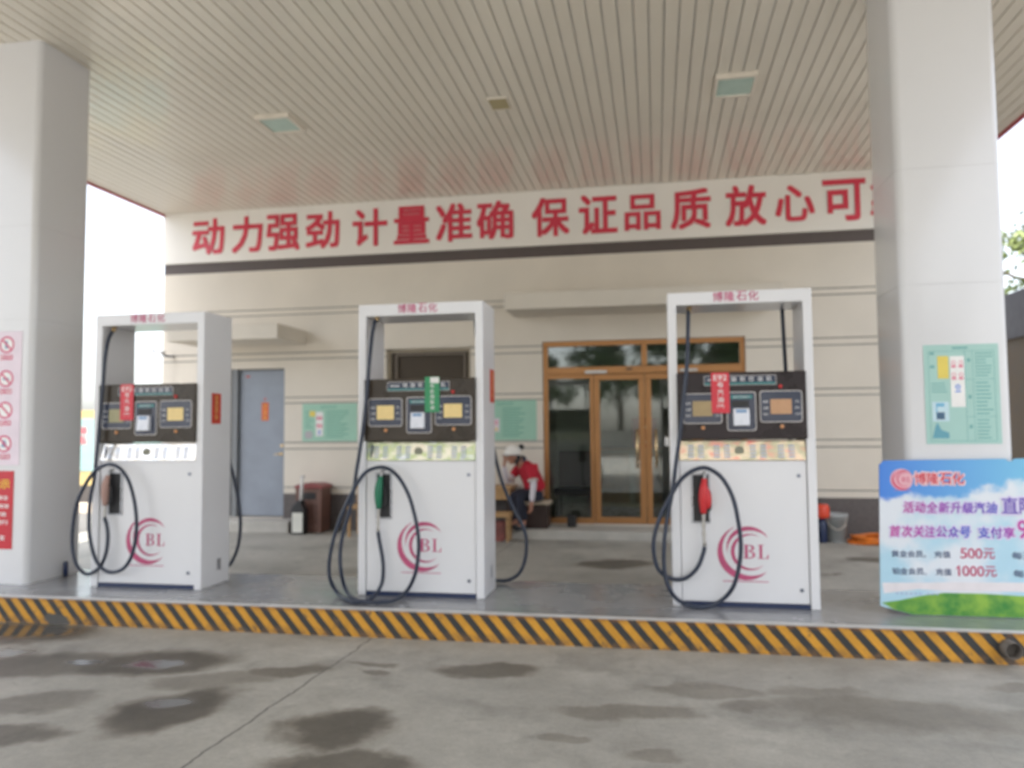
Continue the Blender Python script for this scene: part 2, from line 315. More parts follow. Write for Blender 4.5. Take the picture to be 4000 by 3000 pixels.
# ------------------------------------------------------------------ mesh helpers
class MB:
    def __init__(s): s.bm = bmesh.new()
    def box(s, x0, x1, y0, y1, z0, z1):
        v = [s.bm.verts.new(p) for p in ((x0,y0,z0),(x1,y0,z0),(x1,y1,z0),(x0,y1,z0),(x0,y0,z1),(x1,y0,z1),(x1,y1,z1),(x0,y1,z1))]
        for f in ((0,3,2,1),(4,5,6,7),(0,1,5,4),(1,2,6,5),(2,3,7,6),(3,0,4,7)): s.bm.faces.new([v[i] for i in f])
        return s
    def obox(s, c, half, rot):      # oriented box
        c = Vector(c); v = []
        for k in ((-1,-1,-1),(1,-1,-1),(1,1,-1),(-1,1,-1),(-1,-1,1),(1,-1,1),(1,1,1),(-1,1,1)):
            v.append(s.bm.verts.new(c + rot @ Vector((k[0]*half[0], k[1]*half[1], k[2]*half[2]))))
        for f in ((0,3,2,1),(4,5,6,7),(0,1,5,4),(1,2,6,5),(2,3,7,6),(3,0,4,7)): s.bm.faces.new([v[i] for i in f])
        return s
    def prism(s, poly, axis, a, b):  # polygon (u,v) extruded along axis from a to b; axis 'y': (x,z), 'x': (y,z), 'z': (x,y)
        def P(u, v, t): return {'y': (u, t, v), 'x': (t, u, v), 'z': (u, v, t)}[axis]
        A = [s.bm.verts.new(P(u, v, a)) for u, v in poly]; B = [s.bm.verts.new(P(u, v, b)) for u, v in poly]
        n = len(poly)
        fs = [s.bm.faces.new(A), s.bm.faces.new(B[::-1])]
        for i in range(n): fs.append(s.bm.faces.new((A[i], B[i], B[(i+1) % n], A[(i+1) % n])))
        bmesh.ops.recalc_face_normals(s.bm, faces=fs)
        return s
    def quad(s, pts):
        s.bm.faces.new([s.bm.verts.new(p) for p in pts]); return s
    def tube(s, pts, r, n=10, cap=True):
        pts = [Vector(p) for p in pts]; m = len(pts)
        rad = (lambda i: r) if isinstance(r, (int, float)) else (lambda i: r[i])
        rings = []; nx = None
        for i, p in enumerate(pts):
            t = (pts[min(i+1, m-1)] - pts[max(i-1, 0)]).normalized()
            if nx is None:
                nx = t.orthogonal().normalized()
            nx = (nx - t*nx.dot(t)).normalized(); ny = t.cross(nx)
            rings.append([s.bm.verts.new(p + (nx*math.cos(2*math.pi*k/n) + ny*math.sin(2*math.pi*k/n))*rad(i)) for k in range(n)])
        for i in range(m-1):
            for k in range(n):
                f = s.bm.faces.new((rings[i][k], rings[i][(k+1) % n], rings[i+1][(k+1) % n], rings[i+1][k])); f.smooth = True
        if cap:
            s.bm.faces.new(rings[0][::-1]); s.bm.faces.new(rings[-1])
        return s
    def lathe(s, prof, c, n=24, axis='z', smooth=True, cap=True):   # prof: (radius, height)
        rings = []
        for r, h in prof:
            ring = []
            for k in range(n):
                a = 2*math.pi*k/n; u, v = r*math.cos(a), r*math.sin(a)
                p = {'z': (c[0]+u, c[1]+v, c[2]+h), 'y': (c[0]+u, c[1]+h, c[2]-v), 'x': (c[0]+h, c[1]+u, c[2]+v)}[axis]
                ring.append(s.bm.verts.new(p))
            rings.append(ring)
        for i in range(len(rings)-1):
            for k in range(n):
                f = s.bm.faces.new((rings[i][k], rings[i][(k+1) % n], rings[i+1][(k+1) % n], rings[i+1][k])); f.smooth = smooth
        if cap:
            s.bm.faces.new(rings[0][::-1]); s.bm.faces.new(rings[-1])
        return s
    def ell(s, c, rx, ry, rz, rot=None, n=14):
        c = Vector(c); M_ = Matrix.LocRotScale(c, rot.to_quaternion() if rot else None, Vector((rx, ry, rz)))
        g = bmesh.ops.create_uvsphere(s.bm, u_segments=n, v_segments=max(6, n*2//3), radius=1, matrix=M_)
        for v in g['verts']:
            for f in v.link_faces: f.smooth = True
        return s
    def rrect(s, x0, x1, z0, z1, rad, y0, y1, n=5):
        s.prism(rrect(x0, x1, z0, z1, rad, n), 'y', y0, y1); return s
    def text(s, body, x0, x1, z0, z1, y, off=.0, ext=0, shear=0, vertical=False):
        co, fc = glyphs(body, 0, shear)
        xs = [c[0] for c in co]; zs = [c[1] for c in co]
        ax, bx, az, bz = min(xs), max(xs), min(zs), max(zs)
        kx = (x1-x0)/max(1e-6, bx-ax); kz = (z1-z0)/max(1e-6, bz-az)
        def place(yy, flip):
            vs = [s.bm.verts.new((x0+(c[0]-ax)*kx, yy, z0+(c[1]-az)*kz)) for c in co]
            for f in fc:
                try: s.bm.faces.new([vs[i] for i in (f[::-1] if flip else f)])
                except ValueError: pass
            return vs
        # weight: the outline is laid down several times, shifted by the stroke gain
        if off > .04: sh = [(off*math.cos(k*math.pi/4), off*math.sin(k*math.pi/4)) for k in range(8)] + [(0, 0)]
        elif off > .004: sh = [(off, off), (-off, off), (off, -off), (-off, -off)]
        else: sh = [(0, 0)]
        base_co = co
        nch = max(1, len(body)); emx = (x1-x0)/nch; emz = (z1-z0)
        for si, (du, dv) in enumerate(sh):
          co = [(c[0]+du*emx/kx, c[1]+dv*emz/kz) for c in base_co]
          y_ = y - si*(.0006 if ext else .00012)
          F = place(y_, False)
          if ext:
            B = place(y+ext, True)
            cnt = {}
            for f in fc:
                for i in range(len(f)):
                    e = (f[i], f[(i+1) % len(f)])
                    if (e[1], e[0]) in cnt: cnt.pop((e[1], e[0]))
                    else: cnt[e] = 1
            for a, b_ in cnt:
                try: s.bm.faces.new((F[b_], F[a], B[a], B[b_]))
                except ValueError: pass
        s.last_n = len(base_co)*len(sh)
        return s
    def build(s, name, m, parent=None, world=True, bevel=0, seg=2, rotz=None):
        me = bpy.data.meshes.new(name)
        s.bm.normal_update()
        o = bpy.data.objects.new(name, me); C.objects.link(o)
        if parent is not None:
            o.parent = parent
            if world:
                offv = Vector((0, 0, 0)); q = parent
                while q: offv += q.location; q = q.parent
                bmesh.ops.translate(s.bm, verts=s.bm.verts, vec=-offv)
        else:
            xs = [v.co.x for v in s.bm.verts]; ys = [v.co.y for v in s.bm.verts]; zs = [v.co.z for v in s.bm.verts]
            base = Vector(((min(xs)+max(xs))/2, (min(ys)+max(ys))/2, min(zs)))
            bmesh.ops.translate(s.bm, verts=s.bm.verts, vec=-base); o.location = base
        s.bm.to_mesh(me); s.bm.free()
        for mm in (m if isinstance(m, (list, tuple)) else [m]): me.materials.append(mm)
        if bevel:
            b = o.modifiers.new('bevel', 'BEVEL'); b.width = bevel; b.segments = seg; b.limit_method = 'ANGLE'; b.angle_limit = R(40)
        return o
def rrect(x0, x1, z0, z1, rad, n=5):
    P = []
    for cx, cz, a0 in ((x1-rad, z1-rad, 0), (x0+rad, z1-rad, 90), (x0+rad, z0+rad, 180), (x1-rad, z0+rad, 270)):
        for k in range(n+1):
            a = R(a0+90*k/n); P.append((cx+rad*math.cos(a), cz+rad*math.sin(a)))
    return P
GC = {}
def glyphs(body, off=0, shear=0):
    key = (body, off, shear)
    if key not in GC:
        cu = bpy.data.curves.new('lettering', 'FONT'); cu.body = body; cu.offset = off; cu.shear = shear; cu.resolution_u = 3
        o = bpy.data.objects.new('lettering', cu); C.objects.link(o)
        dg = bpy.context.evaluated_depsgraph_get(); ev = o.evaluated_get(dg); me = ev.to_mesh()
        co = [(v.co.x, v.co.y) for v in me.vertices]; fc = [list(p.vertices) for p in me.polygons]
        # make every face point to +Z
        out = []
        for f in fc:
            a = sum(co[f[i]][0]*co[f[(i+1) % len(f)]][1] - co[f[(i+1) % len(f)]][0]*co[f[i]][1] for i in range(len(f)))
            out.append(f if a > 0 else f[::-1])
        ev.to_mesh_clear(); bpy.data.objects.remove(o); bpy.data.curves.remove(cu)
        # merge doubles by rounding so edges are shared
        idx = {}; rem = []; nc = []
        for c in co:
            k = (round(c[0], 5), round(c[1], 5))
            if k not in idx: idx[k] = len(nc); nc.append(c)
            rem.append(idx[k])
        out2 = []
        for f in out:
            g = []
            for i in f:
                if not g or g[-1] != rem[i]: g.append(rem[i])
            if len(g) > 2 and g[0] == g[-1]: g.pop()
            if len(set(g)) > 2 and len(set(g)) == len(g): out2.append(g)
        GC[key] = (nc, out2)
    return GC[key]
def catmull(pts, k=6):
    pts = [Vector(p) for p in pts]; out = []
    P = [pts[0]*2-pts[1]] + pts + [pts[-1]*2-pts[-2]]
    for i in range(1, len(P)-2):
        a, b, c, d = P[i-1:i+3]
        for j in range(k):
            t = j/k
            out.append(.5*((2*b) + (c-a)*t + (2*a-5*b+4*c-d)*t*t + (3*b-a-3*c+d)*t**3))
    out.append(pts[-1]); return out
def tag(o, label=None, cat=None, group=None, kind=None):
    if label: o['label'] = label
    if cat: o['category'] = cat
    if group: o['group'] = group
    if kind: o['kind'] = kind
    return o
def thing(name, loc, label, cat, group=None, rotz=0):
    o = bpy.data.objects.new(name, None); C.objects.link(o); o.location = loc; o.rotation_euler = (0, 0, rotz)
    o.empty_display_size = .2
    return tag(o, label, cat, group)

# ------------------------------------------------------------------ ground and island
YW, ZC, ZI, YK = 11.44, 5.109, .2117, 5.568
XL, XR, YF = -7.93, 4.24, -5.6
g = MB().quad([(-300, -300, 0), (300, -300, 0), (300, 300, 0), (-300, 300, 0)]).build('ground', ground_mat()); tag(g, kind='structure')
bounce_cut = mat('yard_bounce_cut', (.15, .145, .14), .85, var=.2, scale=.8, bump=.4, bscale=120)  # dark sheets added beside the forecourt to weaken bounced light under the canopy
for x0, x1 in ((-60, -8.7), (5.0, 60)):
    tag(MB().quad([(x0, -3, .004), (x1, -3, .004), (x1, 60, .004), (x0, 60, .004)]).build('added_yard', bounce_cut), kind='structure')
isl = MB().box(-7.6, 5.0, YK+.03, 6.76, -.02, ZI-.001).build('island', island_mat(), bevel=.006); tag(isl, kind='structure')
kb = MB().box(-7.6, 5.0, YK, YK+.03, -.02, ZI-.014).build('kerb', kerb_mat()); tag(kb, kind='structure')
kt = MB().box(-7.61, 5.01, YK-.006, YK+.029, ZI-.014, ZI+.004).build('kerb_trim', mat('trim_alu', (.52, .51, .5), .35, metal=.3, var=.12), bevel=.004); tag(kt, kind='structure')

# pipe stub set in the kerb, open end towards the road
pp = MB(); 
prof = [(.052, 0), (.052, .09), (.046, .09), (.046, -.0)]
pp.lathe([(.0495, .12), (.0495, 0), (.053, 0), (.053, .12)], (2.19, YK-.10, .112), 24, 'y', cap=False)
pp.lathe([(.0495, .088), (.001, .088)], (2.19, YK-.10, .112), 24, 'y', cap=False)
tag(pp.build('drain_pipe', mat('old_steel', (.17, .15, .13), .6, metal=.4, var=.2, scale=30)), 'grey open pipe end sticking out of the striped kerb', 'pipe')
st = MB().lathe([(.022, 0), (.022, .125), (.016, .135), (.001, .135)], (-5.395, 6.40, ZI-.001), 16)
tag(st.build('pipe_stub', navy), 'short dark blue pipe stub on the island by the left column', 'pipe stub')

# ------------------------------------------------------------------ canopy
can = thing('canopy', (-1.85, 4, ZC), 'large flat canopy with ribbed cream soffit and red edge over the pumps', 'canopy')
m = MB(); pitch = .132; x = XL+.02; prof = []
while x < XR-.02:
    j1, j2 = random.uniform(-.0018, .0018), random.uniform(-.0018, .0018)     # strips never sit quite level
    prof += [(x, ZC+j1), (x+.112, ZC+j2), (x+.115, ZC+.014), (x+.129, ZC+.014)]
    x += pitch
prof = [(min(a, XR-.01), b) for a, b in prof]
pv = None
for (a, b) in prof:
    v0 = m.bm.verts.new((a, YF+.05, b)); v1 = m.bm.verts.new((a, YW-.002, b))
    if pv:
        f = m.bm.faces.new((pv[0], pv[1], v1, v0)); f.material_index = 1 if (b > ZC+.01 and pv[2] > ZC+.01) else 0
    pv = (v0, v1, b)
m.build('soffit', [white_soffit, groove_m], can)
MB().box(XL, XR, YF, YW+6, ZC+.06, ZC+.86).build('roof', mat('roof_white', (.7, .7, .7), .5), can)
for x in (XL, XR): MB().box(x-.02, x+.02, YF-.02, YW-.004, ZC-.03, ZC+.88).build('edge_fascia', red_trim, can)
MB().box(XL+.02, XR-.02, YF-.03, YF+.05, ZC-.03, ZC+.88).build('front_fascia', red_trim, can)

def column(x0, x1, label):
    t = thing('canopy_column', ((x0+x1)/2, 6.32, ZI-.001), label, 'column', 'white canopy columns')
    m = MB(); P = rrect(x0, x1, 5.992, 6.648, .055, 6)
    P2 = [(a, b) for a, b in P]
    m.prism(P2, 'z', ZI-.001, 2.5485); m.prism(P2, 'z', 2.5515, 3.398); m.prism(P2, 'z', 3.402, ZC+.01)
    Q = rrect(x0+.004, x1-.004, 5.996, 6.644, .05, 6); m.prism(Q, 'z', 3.39, 3.41); m.prism(Q, 'z', 2.54, 2.56)
    o = m.build('cladding', white_col, t)
    for f in o.data.polygons: f.use_smooth = abs(f.normal.z) < .5
    me = o.data
    o.modifiers.new('edges', 'EDGE_SPLIT').split_angle = R(30)
    return t
column(-6.141, -5.441, 'white square canopy column with red and white safety signs')
column(1.752, 2.456, 'white square canopy column with teal notice behind the sky board')

def ceiling_light(x, y, sx, sy_, label):
    t = thing('ceiling_light', (x, y, ZC), label, 'ceiling light', 'square canopy lights')
    m = MB(); w_, h_ = sx/2, sy_/2
    for b in ((-w_, w_, -h_, -h_+.035), (-w_, w_, h_-.035, h_), (-w_, -w_+.03, -h_+.035, h_-.035), (w_-.03, w_, -h_+.035, h_-.035)):
        m.box(b[0], b[1], b[2], b[3], -.045, .01)
    m.build('frame', lamp_frame, t, world=False)
    MB().box(-w_+.03, w_-.03, -h_+.035, h_-.035, -.028, .01).build('diffuser', lamp_glass, t, world=False)
ceiling_light(.87, 8.2, .42, .50, 'square teal glass light in the soffit above the right pump')
ceiling_light(-4.22, 8.19, .42, .46, 'square teal glass light in the soffit above the left pumps')
t = thing('ceiling_hatch', (-1.63, 8.19, ZC), 'small tan square plate in the soffit between the two lights', 'ceiling plate')
MB().box(-.10, .10, -.14, .14, -.012, .01).build('plate', hatch_m, t, world=False, bevel=.004)
m = MB()
for s_ in (-1, 1): m.box(-.115, .115, s_*.147-.007, s_*.147+.007, -.014, .01); m.box(s_*.108-.007, s_*.108+.007, -.14, .14, -.014, .01)
m.build('rim', lamp_frame, t, world=False)

# ------------------------------------------------------------------ station building
bld = thing('station_building', (-1.85, YW, 0), 'single storey beige station building with red slogan banner and copper doors', 'building')
OPEN = [(-6.72, -5.78, .17, 2.53), (-4.09, -2.75, 1.05, 2.78), (-1.65, 1.27, .14, 2.83)]
gl = [3.47, 3.38, 2.77, 2.67, 2.06, 1.97, 1.35, 1.25, .65]; hw = .009
zb = sorted(set([.0, .55, 4.109] + [z-hw for z in gl] + [z+hw for z in gl] + [o[2] for o in OPEN] + [o[3] for o in OPEN]))
xb = sorted(set([XL, XR] + [o[0] for o in OPEN] + [o[1] for o in OPEN]))
isg = lambda z0, z1: any(abs((z0+z1)/2-z) < hw*.9 for z in gl)
def holed(xa, xb_, za, zb_): return any(o[0]-1e-6 <= xa and xb_ <= o[1]+1e-6 and o[2]-1e-6 <= za and zb_ <= o[3]+1e-6 for o in OPEN)
m = MB()
for i in range(len(xb)-1):
    for j in range(len(zb)-1):
        if holed(xb[i], xb[i+1], zb[j], zb[j+1]): continue
        gz = isg(zb[j], zb[j+1]); y = YW+.012 if gz else YW
        f = m.quad([(xb[i], y, zb[j]), (xb[i+1], y, zb[j]), (xb[i+1], y, zb[j+1]), (xb[i], y, zb[j+1])])
        m.bm.faces.ensure_lookup_table(); m.bm.faces[-1].material_index = 1 if gz else 0
        if gz:
            for z in (zb[j], zb[j+1]): m.quad([(xb[i], YW, z), (xb[i+1], YW, z), (xb[i+1], YW+.012, z), (xb[i], YW+.012, z)])
for (a, b, c, d) in OPEN:       # reveals
    for x in (a, b): m.quad([(x, YW, c), (x, YW+.2, c), (x, YW+.2, d), (x, YW, d)])
    for z in (c, d): m.quad([(a, YW, z), (b, YW, z), (b, YW+.2, z), (a, YW+.2, z)])
m.box(XL, XL+.2, YW+.013, YW+6, 0, 5.1); m.box(XR-.2, XR, YW+.013, YW+6, 0, 5.1); m.box(XL+.2, XR-.2, YW+5.8, YW+6, 0, 5.1)
m.build('wall', [stucco, stucco_groove], bld)
m = MB(); e = -.008
for a, b in ((XL-.004, -6.72), (-5.78, -1.65), (1.27, XR+.004)): MB().box(a, b, YW+e, YW+.1, -.01, .55).build('plinth', plinth_m, bld)
MB().box(XL, XR, YW+.006, YW+.15, 4.109, 4.28).build('dark_band', band_m, bld)
ban = MB().box(XL-.006, XR+.006, YW-.03, YW+.1, 4.28, ZC+.05).build('banner', banner_m, bld, bevel=.006)
cx_ = [-7.12, -6.43, -5.81, -5.14, -4.35, -3.67, -2.99, -2.35, -1.50, -.79, -.14, .55, 1.32, 1.99, 2.65, 3.28]
for ch, x in zip('动力强劲计量准确保证品质放心可靠', cx_):
    hwid = .272; z0, z1 = 4.42, 4.985
    if ch in '力心': hwid = .255
    if ch == '心': z0 += .03; z1 -= .04
    if ch == '品': hwid = .25; z1 -= .04; z0 += .02
    MB().text(ch, x-hwid, x+hwid, z0, z1, YW-.043, off=.023, ext=.012).build('letter', red_letter, ban)

# awning slabs
m = MB().box(-7.20, -5.41, 10.47, YW+.02, 2.885, 3.11); m.build('door_canopy', slab_m, bld, bevel=.01)
m = MB().box(-2.06, 1.67, 10.60, YW+.02, 3.20, 3.435); m.build('door_canopy', slab_m, bld, bevel=.01)
# steps
MB().box(-7.0, -5.47, 10.98, YW+.05, -.01, .165).build('step', concrete_step, bld, bevel=.015)
MB().box(-2.4, 1.7, 10.80, YW+.12, -.01, .122).build('step', concrete_step, bld, bevel=.015)

# steel side door
dr = MB(); dr.box(-6.60, -5.80, YW+.10, YW+.14, .185, 2.50)
for zz in (.35, 1.35):
    pass
dr = dr.build('steel_door', steel_door_m, bld, bevel=.004)
m = MB()
m.box(-6.72, -6.61, YW+.03, YW+.15, .17, 2.53); m.box(-6.61, -5.80, YW+.09, YW+.15, 2.503, 2.53); m.box(-5.797, -5.78, YW+.05, YW+.15, .17, 2.503)
m.build('door_frame', mat('door_frame_grey', (.2, .21, .22), .5), bld)
m = MB().lathe([(.022, 0), (.022, .012), (.01, .012), (.01, .05), (.001, .05)], (-5.86, YW+.10-.05, 1.17), 14, 'y')
m.tube([(-5.86, YW+.045, 1.17), (-5.93, YW+.042, 1.165), (-5.97, YW+.045, 1.16)], .009); m.lathe([(.02, 0), (.02, .05), (.001, .05)], (-5.85, YW+.05, 1.30), 14, 'y')
m.build('handle', brass, dr)
m = MB().box(-6.22, -6.10, YW+.097, YW+.0995, 1.70, 1.99); m.build('couplet_strip', couplet_orange, dr)
m = MB()
for i, ch in enumerate('出入平安'): m.text(ch, -6.185, -6.135, 1.915-i*.065, 1.965-i*.065, YW+.096, off=.02)
m.build('strip_lettering', gold, dr)
for q in ((-6.50, -6.43, 2.40, 2.425), (-6.18, -6.145, 2.03, 2.06)): MB().box(q[0], q[1], YW+.097, YW+.0995, q[2], q[3]).build('red_tape', couplet_red, dr)

# window behind the middle pump
m = MB(); a, b, c, d = OPEN[1]
for q in ((a, b, d-.05, d), (a, b, c, c+.05), (a, a+.05, c+.05, d-.05), (b-.05, b, c+.05, d-.05)): m.box(q[0], q[1], YW+.08, YW+.15, q[2], q[3])
win = m.build('window', mat('window_frame_tan', (.36, .31, .23), .5), bld)
m = MB(); q0 = YW+.03
for q in ((a+.13, b-.09, d-.10, d-.07), (a+.13, b-.09, c+.45, c+.48), (a+.13, a+.16, c+.48, d-.10), (b-.12, b-.09, c+.48, d-.10)): m.box(q[0], q[1], YW+.055, YW+.079, q[2], q[3])
m.build('sash', mat('sash_bronze', (.16, .13, .10), .5), win)
MB().box(a+.05, b-.05, YW+.10, YW+.106, c+.05, d-.05).build('pane', mat('brown_window_film', (.07, .055, .04), .5, spec=.2, var=.05, scale=2), win)
MB().box(a-.02, b+.02, YW-.02, YW+.02, d+.001, d+.045).build('lintel_trim', slab_m, bld)

# copper entrance: frame, fixed panels, two leaves
a, b, c, d = OPEN[2]
ym, y1 = YW+.05, YW+.13
m = MB()
m.box(a, b, ym, y1, d-.075, d); m.box(a, a+.075, ym, y1, c, d-.075); m.box(b-.075, b, ym, y1, c, d-.075)
m.box(a+.075, b-.075, ym-.012, y1, 2.335, 2.445)
m.box(-.195, -.115, ym+.003, y1, 2.445, d-.075)
m.box(-.955, -.905, ym, y1, c, 2.335); m.box(.60, .65, ym, y1, c, 2.335)
m.box(a+.075, -.955, ym, y1, c, c+.085); m.box(.65, b-.075, ym, y1, c, c+.085)
m.box(a+.075, -.955, ym+.003, y1, 2.27, 2.335); m.box(.65, b-.075, ym+.003, y1, 2.27, 2.335)
ent = m.build('entrance_frame', copper, bld, bevel=.006)
for xa, xb2 in ((-1.02, -.70), (.35, .6)): MB().box(xa, xb2, ym-.03, ym-.013, 2.345, 2.385).build('door_closer', steel, ent)
for xa in (-.42, .2): MB().box(xa, xa+.09, ym-.0155, ym-.0128, 2.385, 2.41).build('nameplate', black_pl, ent)
for (xa, xb2, za, zb2) in ((a+.075, -.195, 2.445, d-.075), (-.115, b-.075, 2.445, d-.075), (a+.075, -.955, c+.085, 2.27), (.65, b-.075, c+.085, 2.27)):
    MB().box(xa, xb2, ym+.04, ym+.046, za, zb2).build('pane', glass, ent)
for (xa, xb2, hx) in ((-.898, -.158, -.275), (-.15, .593, -.005)):
    m = MB(); s_ = .085
    m.box(xa, xb2, ym+.01, y1-.01, 2.245, 2.33); m.box(xa, xb2, ym+.01, y1-.01, c+.005, c+.10)
    m.box(xa, xa+s_, ym+.01, y1-.01, c+.10, 2.245); m.box(xb2-s_, xb2, ym+.01, y1-.01, c+.10, 2.245)
    lf = m.build('door_leaf', copper, bld, bevel=.005)
    MB().box(xa+s_, xb2-s_, ym+.045, ym+.051, c+.10, 2.245).build('pane', glass, lf)
    m = MB().tube([(hx, ym-.045, .95), (hx, ym-.045, 1.52)], .017, 12)
    for z in (1.0, 1.47): m.tube([(hx, ym-.045, z), (hx, ym+.045, z)], .01, 8)
    m.build('handle', brass, lf)
MB().box(.12, .22, ym+.040, ym+.043, 1.27, 1.40).build('notice_paper', paper_white, bld)
# interior of the shop (seen dimly through the glass)
m = MB()
m.box(-1.9, 1.6, YW+3.6, YW+3.7, .0, 3.0); m.box(-2.0, -1.9, YW+.2, YW+3.7, 0, 3.0); m.box(1.6, 1.7, YW+.2, YW+3.7, 0, 3.0)
m.build('interior_wall', mat('interior_paint', (.72, .72, .66), .8), bld)
MB().box(-1.9, 1.6, YW+.2, YW+3.6, 3.0, 3.1).build('interior_ceiling', mat('interior_ceiling_paint', (.4, .4, .38), .8), bld)
MB().box(-1.9, 1.6, YW+.135, YW+3.6, -.01, .12).build('interior_floor', mat('interior_tiles', (.4, .39, .36), .3), bld)
wood = mat('light_wood', (.45, .27, .12), .55, var=.2, scale=12)
dwood = mat('dark_red_wood', (.035, .018, .014), .4, var=.2, scale=10)
t = thing('display_cabinet', (-.25, YW+3.0, .12), 'tan wooden cabinet standing inside behind the left glass door leaf', 'cabinet')
MB().box(-.75, .35, -.25, .25, 0, 1.02).build('carcass', mat('tan_laminate', (.5, .42, .26), .5), t, world=False, bevel=.01)
MB().box(-.77, .37, -.28, .28, 1.021, 1.06).build('top', wood, t, world=False)
for k in (-.48, .1): MB().box(k-.24, k+.24, -.268, -.252, .08, .95).build('cupboard_door', wood, t, world=False, bevel=.005)
p_ = MB().box(-.42, .02, YW+2.66, YW+2.672, 1.18, 1.72); t = p_.build('wall_poster', mat('poster_red', (.45, .03, .05), .5)); tag(t, 'red poster with white figures hanging inside behind the glass doors', 'poster')
m = MB().lathe([(.06, 0), (.06, .004), (.001, .004)], (-.28, YW+2.654, 1.35), 16, 'y').box(-.3, -.1, YW+2.655, YW+2.659, 1.52, 1.58).box(-.36, -.18, YW+2.655, YW+2.659, 1.26, 1.30); m.build('print', paper_white, t)
t = thing('office_chair', (-1.3, YW+1.0, .12), 'dark red leather chair inside behind the fixed left glass panel', 'chair')
MB().box(-.3, .3, -.3, .3, .36, .48).build('seat', dwood, t, world=False, bevel=.04, seg=3)
MB().box(-.3, .3, .3, .40, .45, 1.05).build('backrest', dwood, t, world=False, bevel=.04, seg=3)
for i in (-1, 1):
    for j in (-1, 1): MB().tube([(i*.25, j*.25, 0), (i*.25, j*.25, .37)], .02, 8).build('leg', black_pl, t, world=False)
t = thing('desk', (.9, YW+2.2, .12), 'dark office desk inside the shop behind the right door leaf', 'desk')
MB().box(-.6, .6, -.35, .35, .70, .74).build('desktop', dwood, t, world=False)
for i in (-.55, .55): MB().box(i-.02, i+.02, -.33, .33, 0, .70).build('side_panel', dwood, t, world=False)
MB().box(-.53, .53, -.01, .01, .2, .70).build('modesty_panel', dwood, t, world=False)

# ------------------------------------------------------------------ fuel dispensers
W, D, HT = 1.045, .44, 2.35
CAMZ = CAM_H - ZI
def logo(parent, x0, z0, k, y, mtl, name='logo'):
    # three crescent strokes, the letters B L and an underline, drawn in a 1000-unit frame (u right, v down)
    m = MB()
    X = lambda u: x0 + u*k; Z = lambda v: z0 - v*k
    def cres(cu, cv, r, a0, a1, T, peak):
        n = 40; A = []; B = []
        for i in range(n+1):
            s = i/n; a = R(a0+(a1-a0)*s)
            th = T*(s/peak if s < peak else (1-s)/(1-peak)); th = T*math.sin(math.pi/2*min(1, th/T))
            A.append((cu+r*math.cos(a), cv-r*math.sin(a))); B.append((cu+(r-th)*math.cos(a), cv-(r-th)*math.sin(a)))
        for i in range(n):
            q = [A[i], A[i+1], B[i+1], B[i]]
            if i == 0: q = [A[0], A[1], B[1]]
            if i == n-1: q = [A[i], A[i+1], B[i]]
            m.quad([(X(u), y, Z(v)) for u, v in q])
    cres(490, 475, 485, 110, 318, 118, .58)
    cres(545, 395, 382, 195, 28, 78, .55)
    cres(560, 465, 322, 55, 318, 62, .5)
    def rect(u0, u1, v0, v1): m.quad([(X(u0), y, Z(v1)), (X(u1), y, Z(v1)), (X(u1), y, Z(v0)), (X(u0), y, Z(v0))])
    rect(455, 545, 335, 347); rect(478, 528, 347, 568); rect(455, 545, 568, 580)      # B stem and serifs
    for (v0, v1, ru) in ((335, 450, 95), (446, 580, 110)):
        n = 14; cv = (v0+v1)/2; rv = (v1-v0)/2
        for i in range(n):
            a0, a1 = R(90-180*i/n), R(90-180*(i+1)/n)
            o_ = lambda a: (545+ru*math.cos(a), cv-rv*math.sin(a)); i_ = lambda a: (545+(ru-42)*math.cos(a), cv-(rv-13)*math.sin(a))
            m.quad([(X(p[0]), y-.0002, Z(p[1])) for p in (o_(a0), i_(a0), i_(a1), o_(a1))])
    rect(700, 800, 335, 347); rect(728, 775, 347, 568); rect(700, 878, 568, 580); m.quad([(X(u), y, Z(v)) for u, v in ((850, 568), (878, 568), (884, 500), (874, 500))])
    rect(90, 870, 975, 990)
    return m.build(name, mtl, parent, world=False)

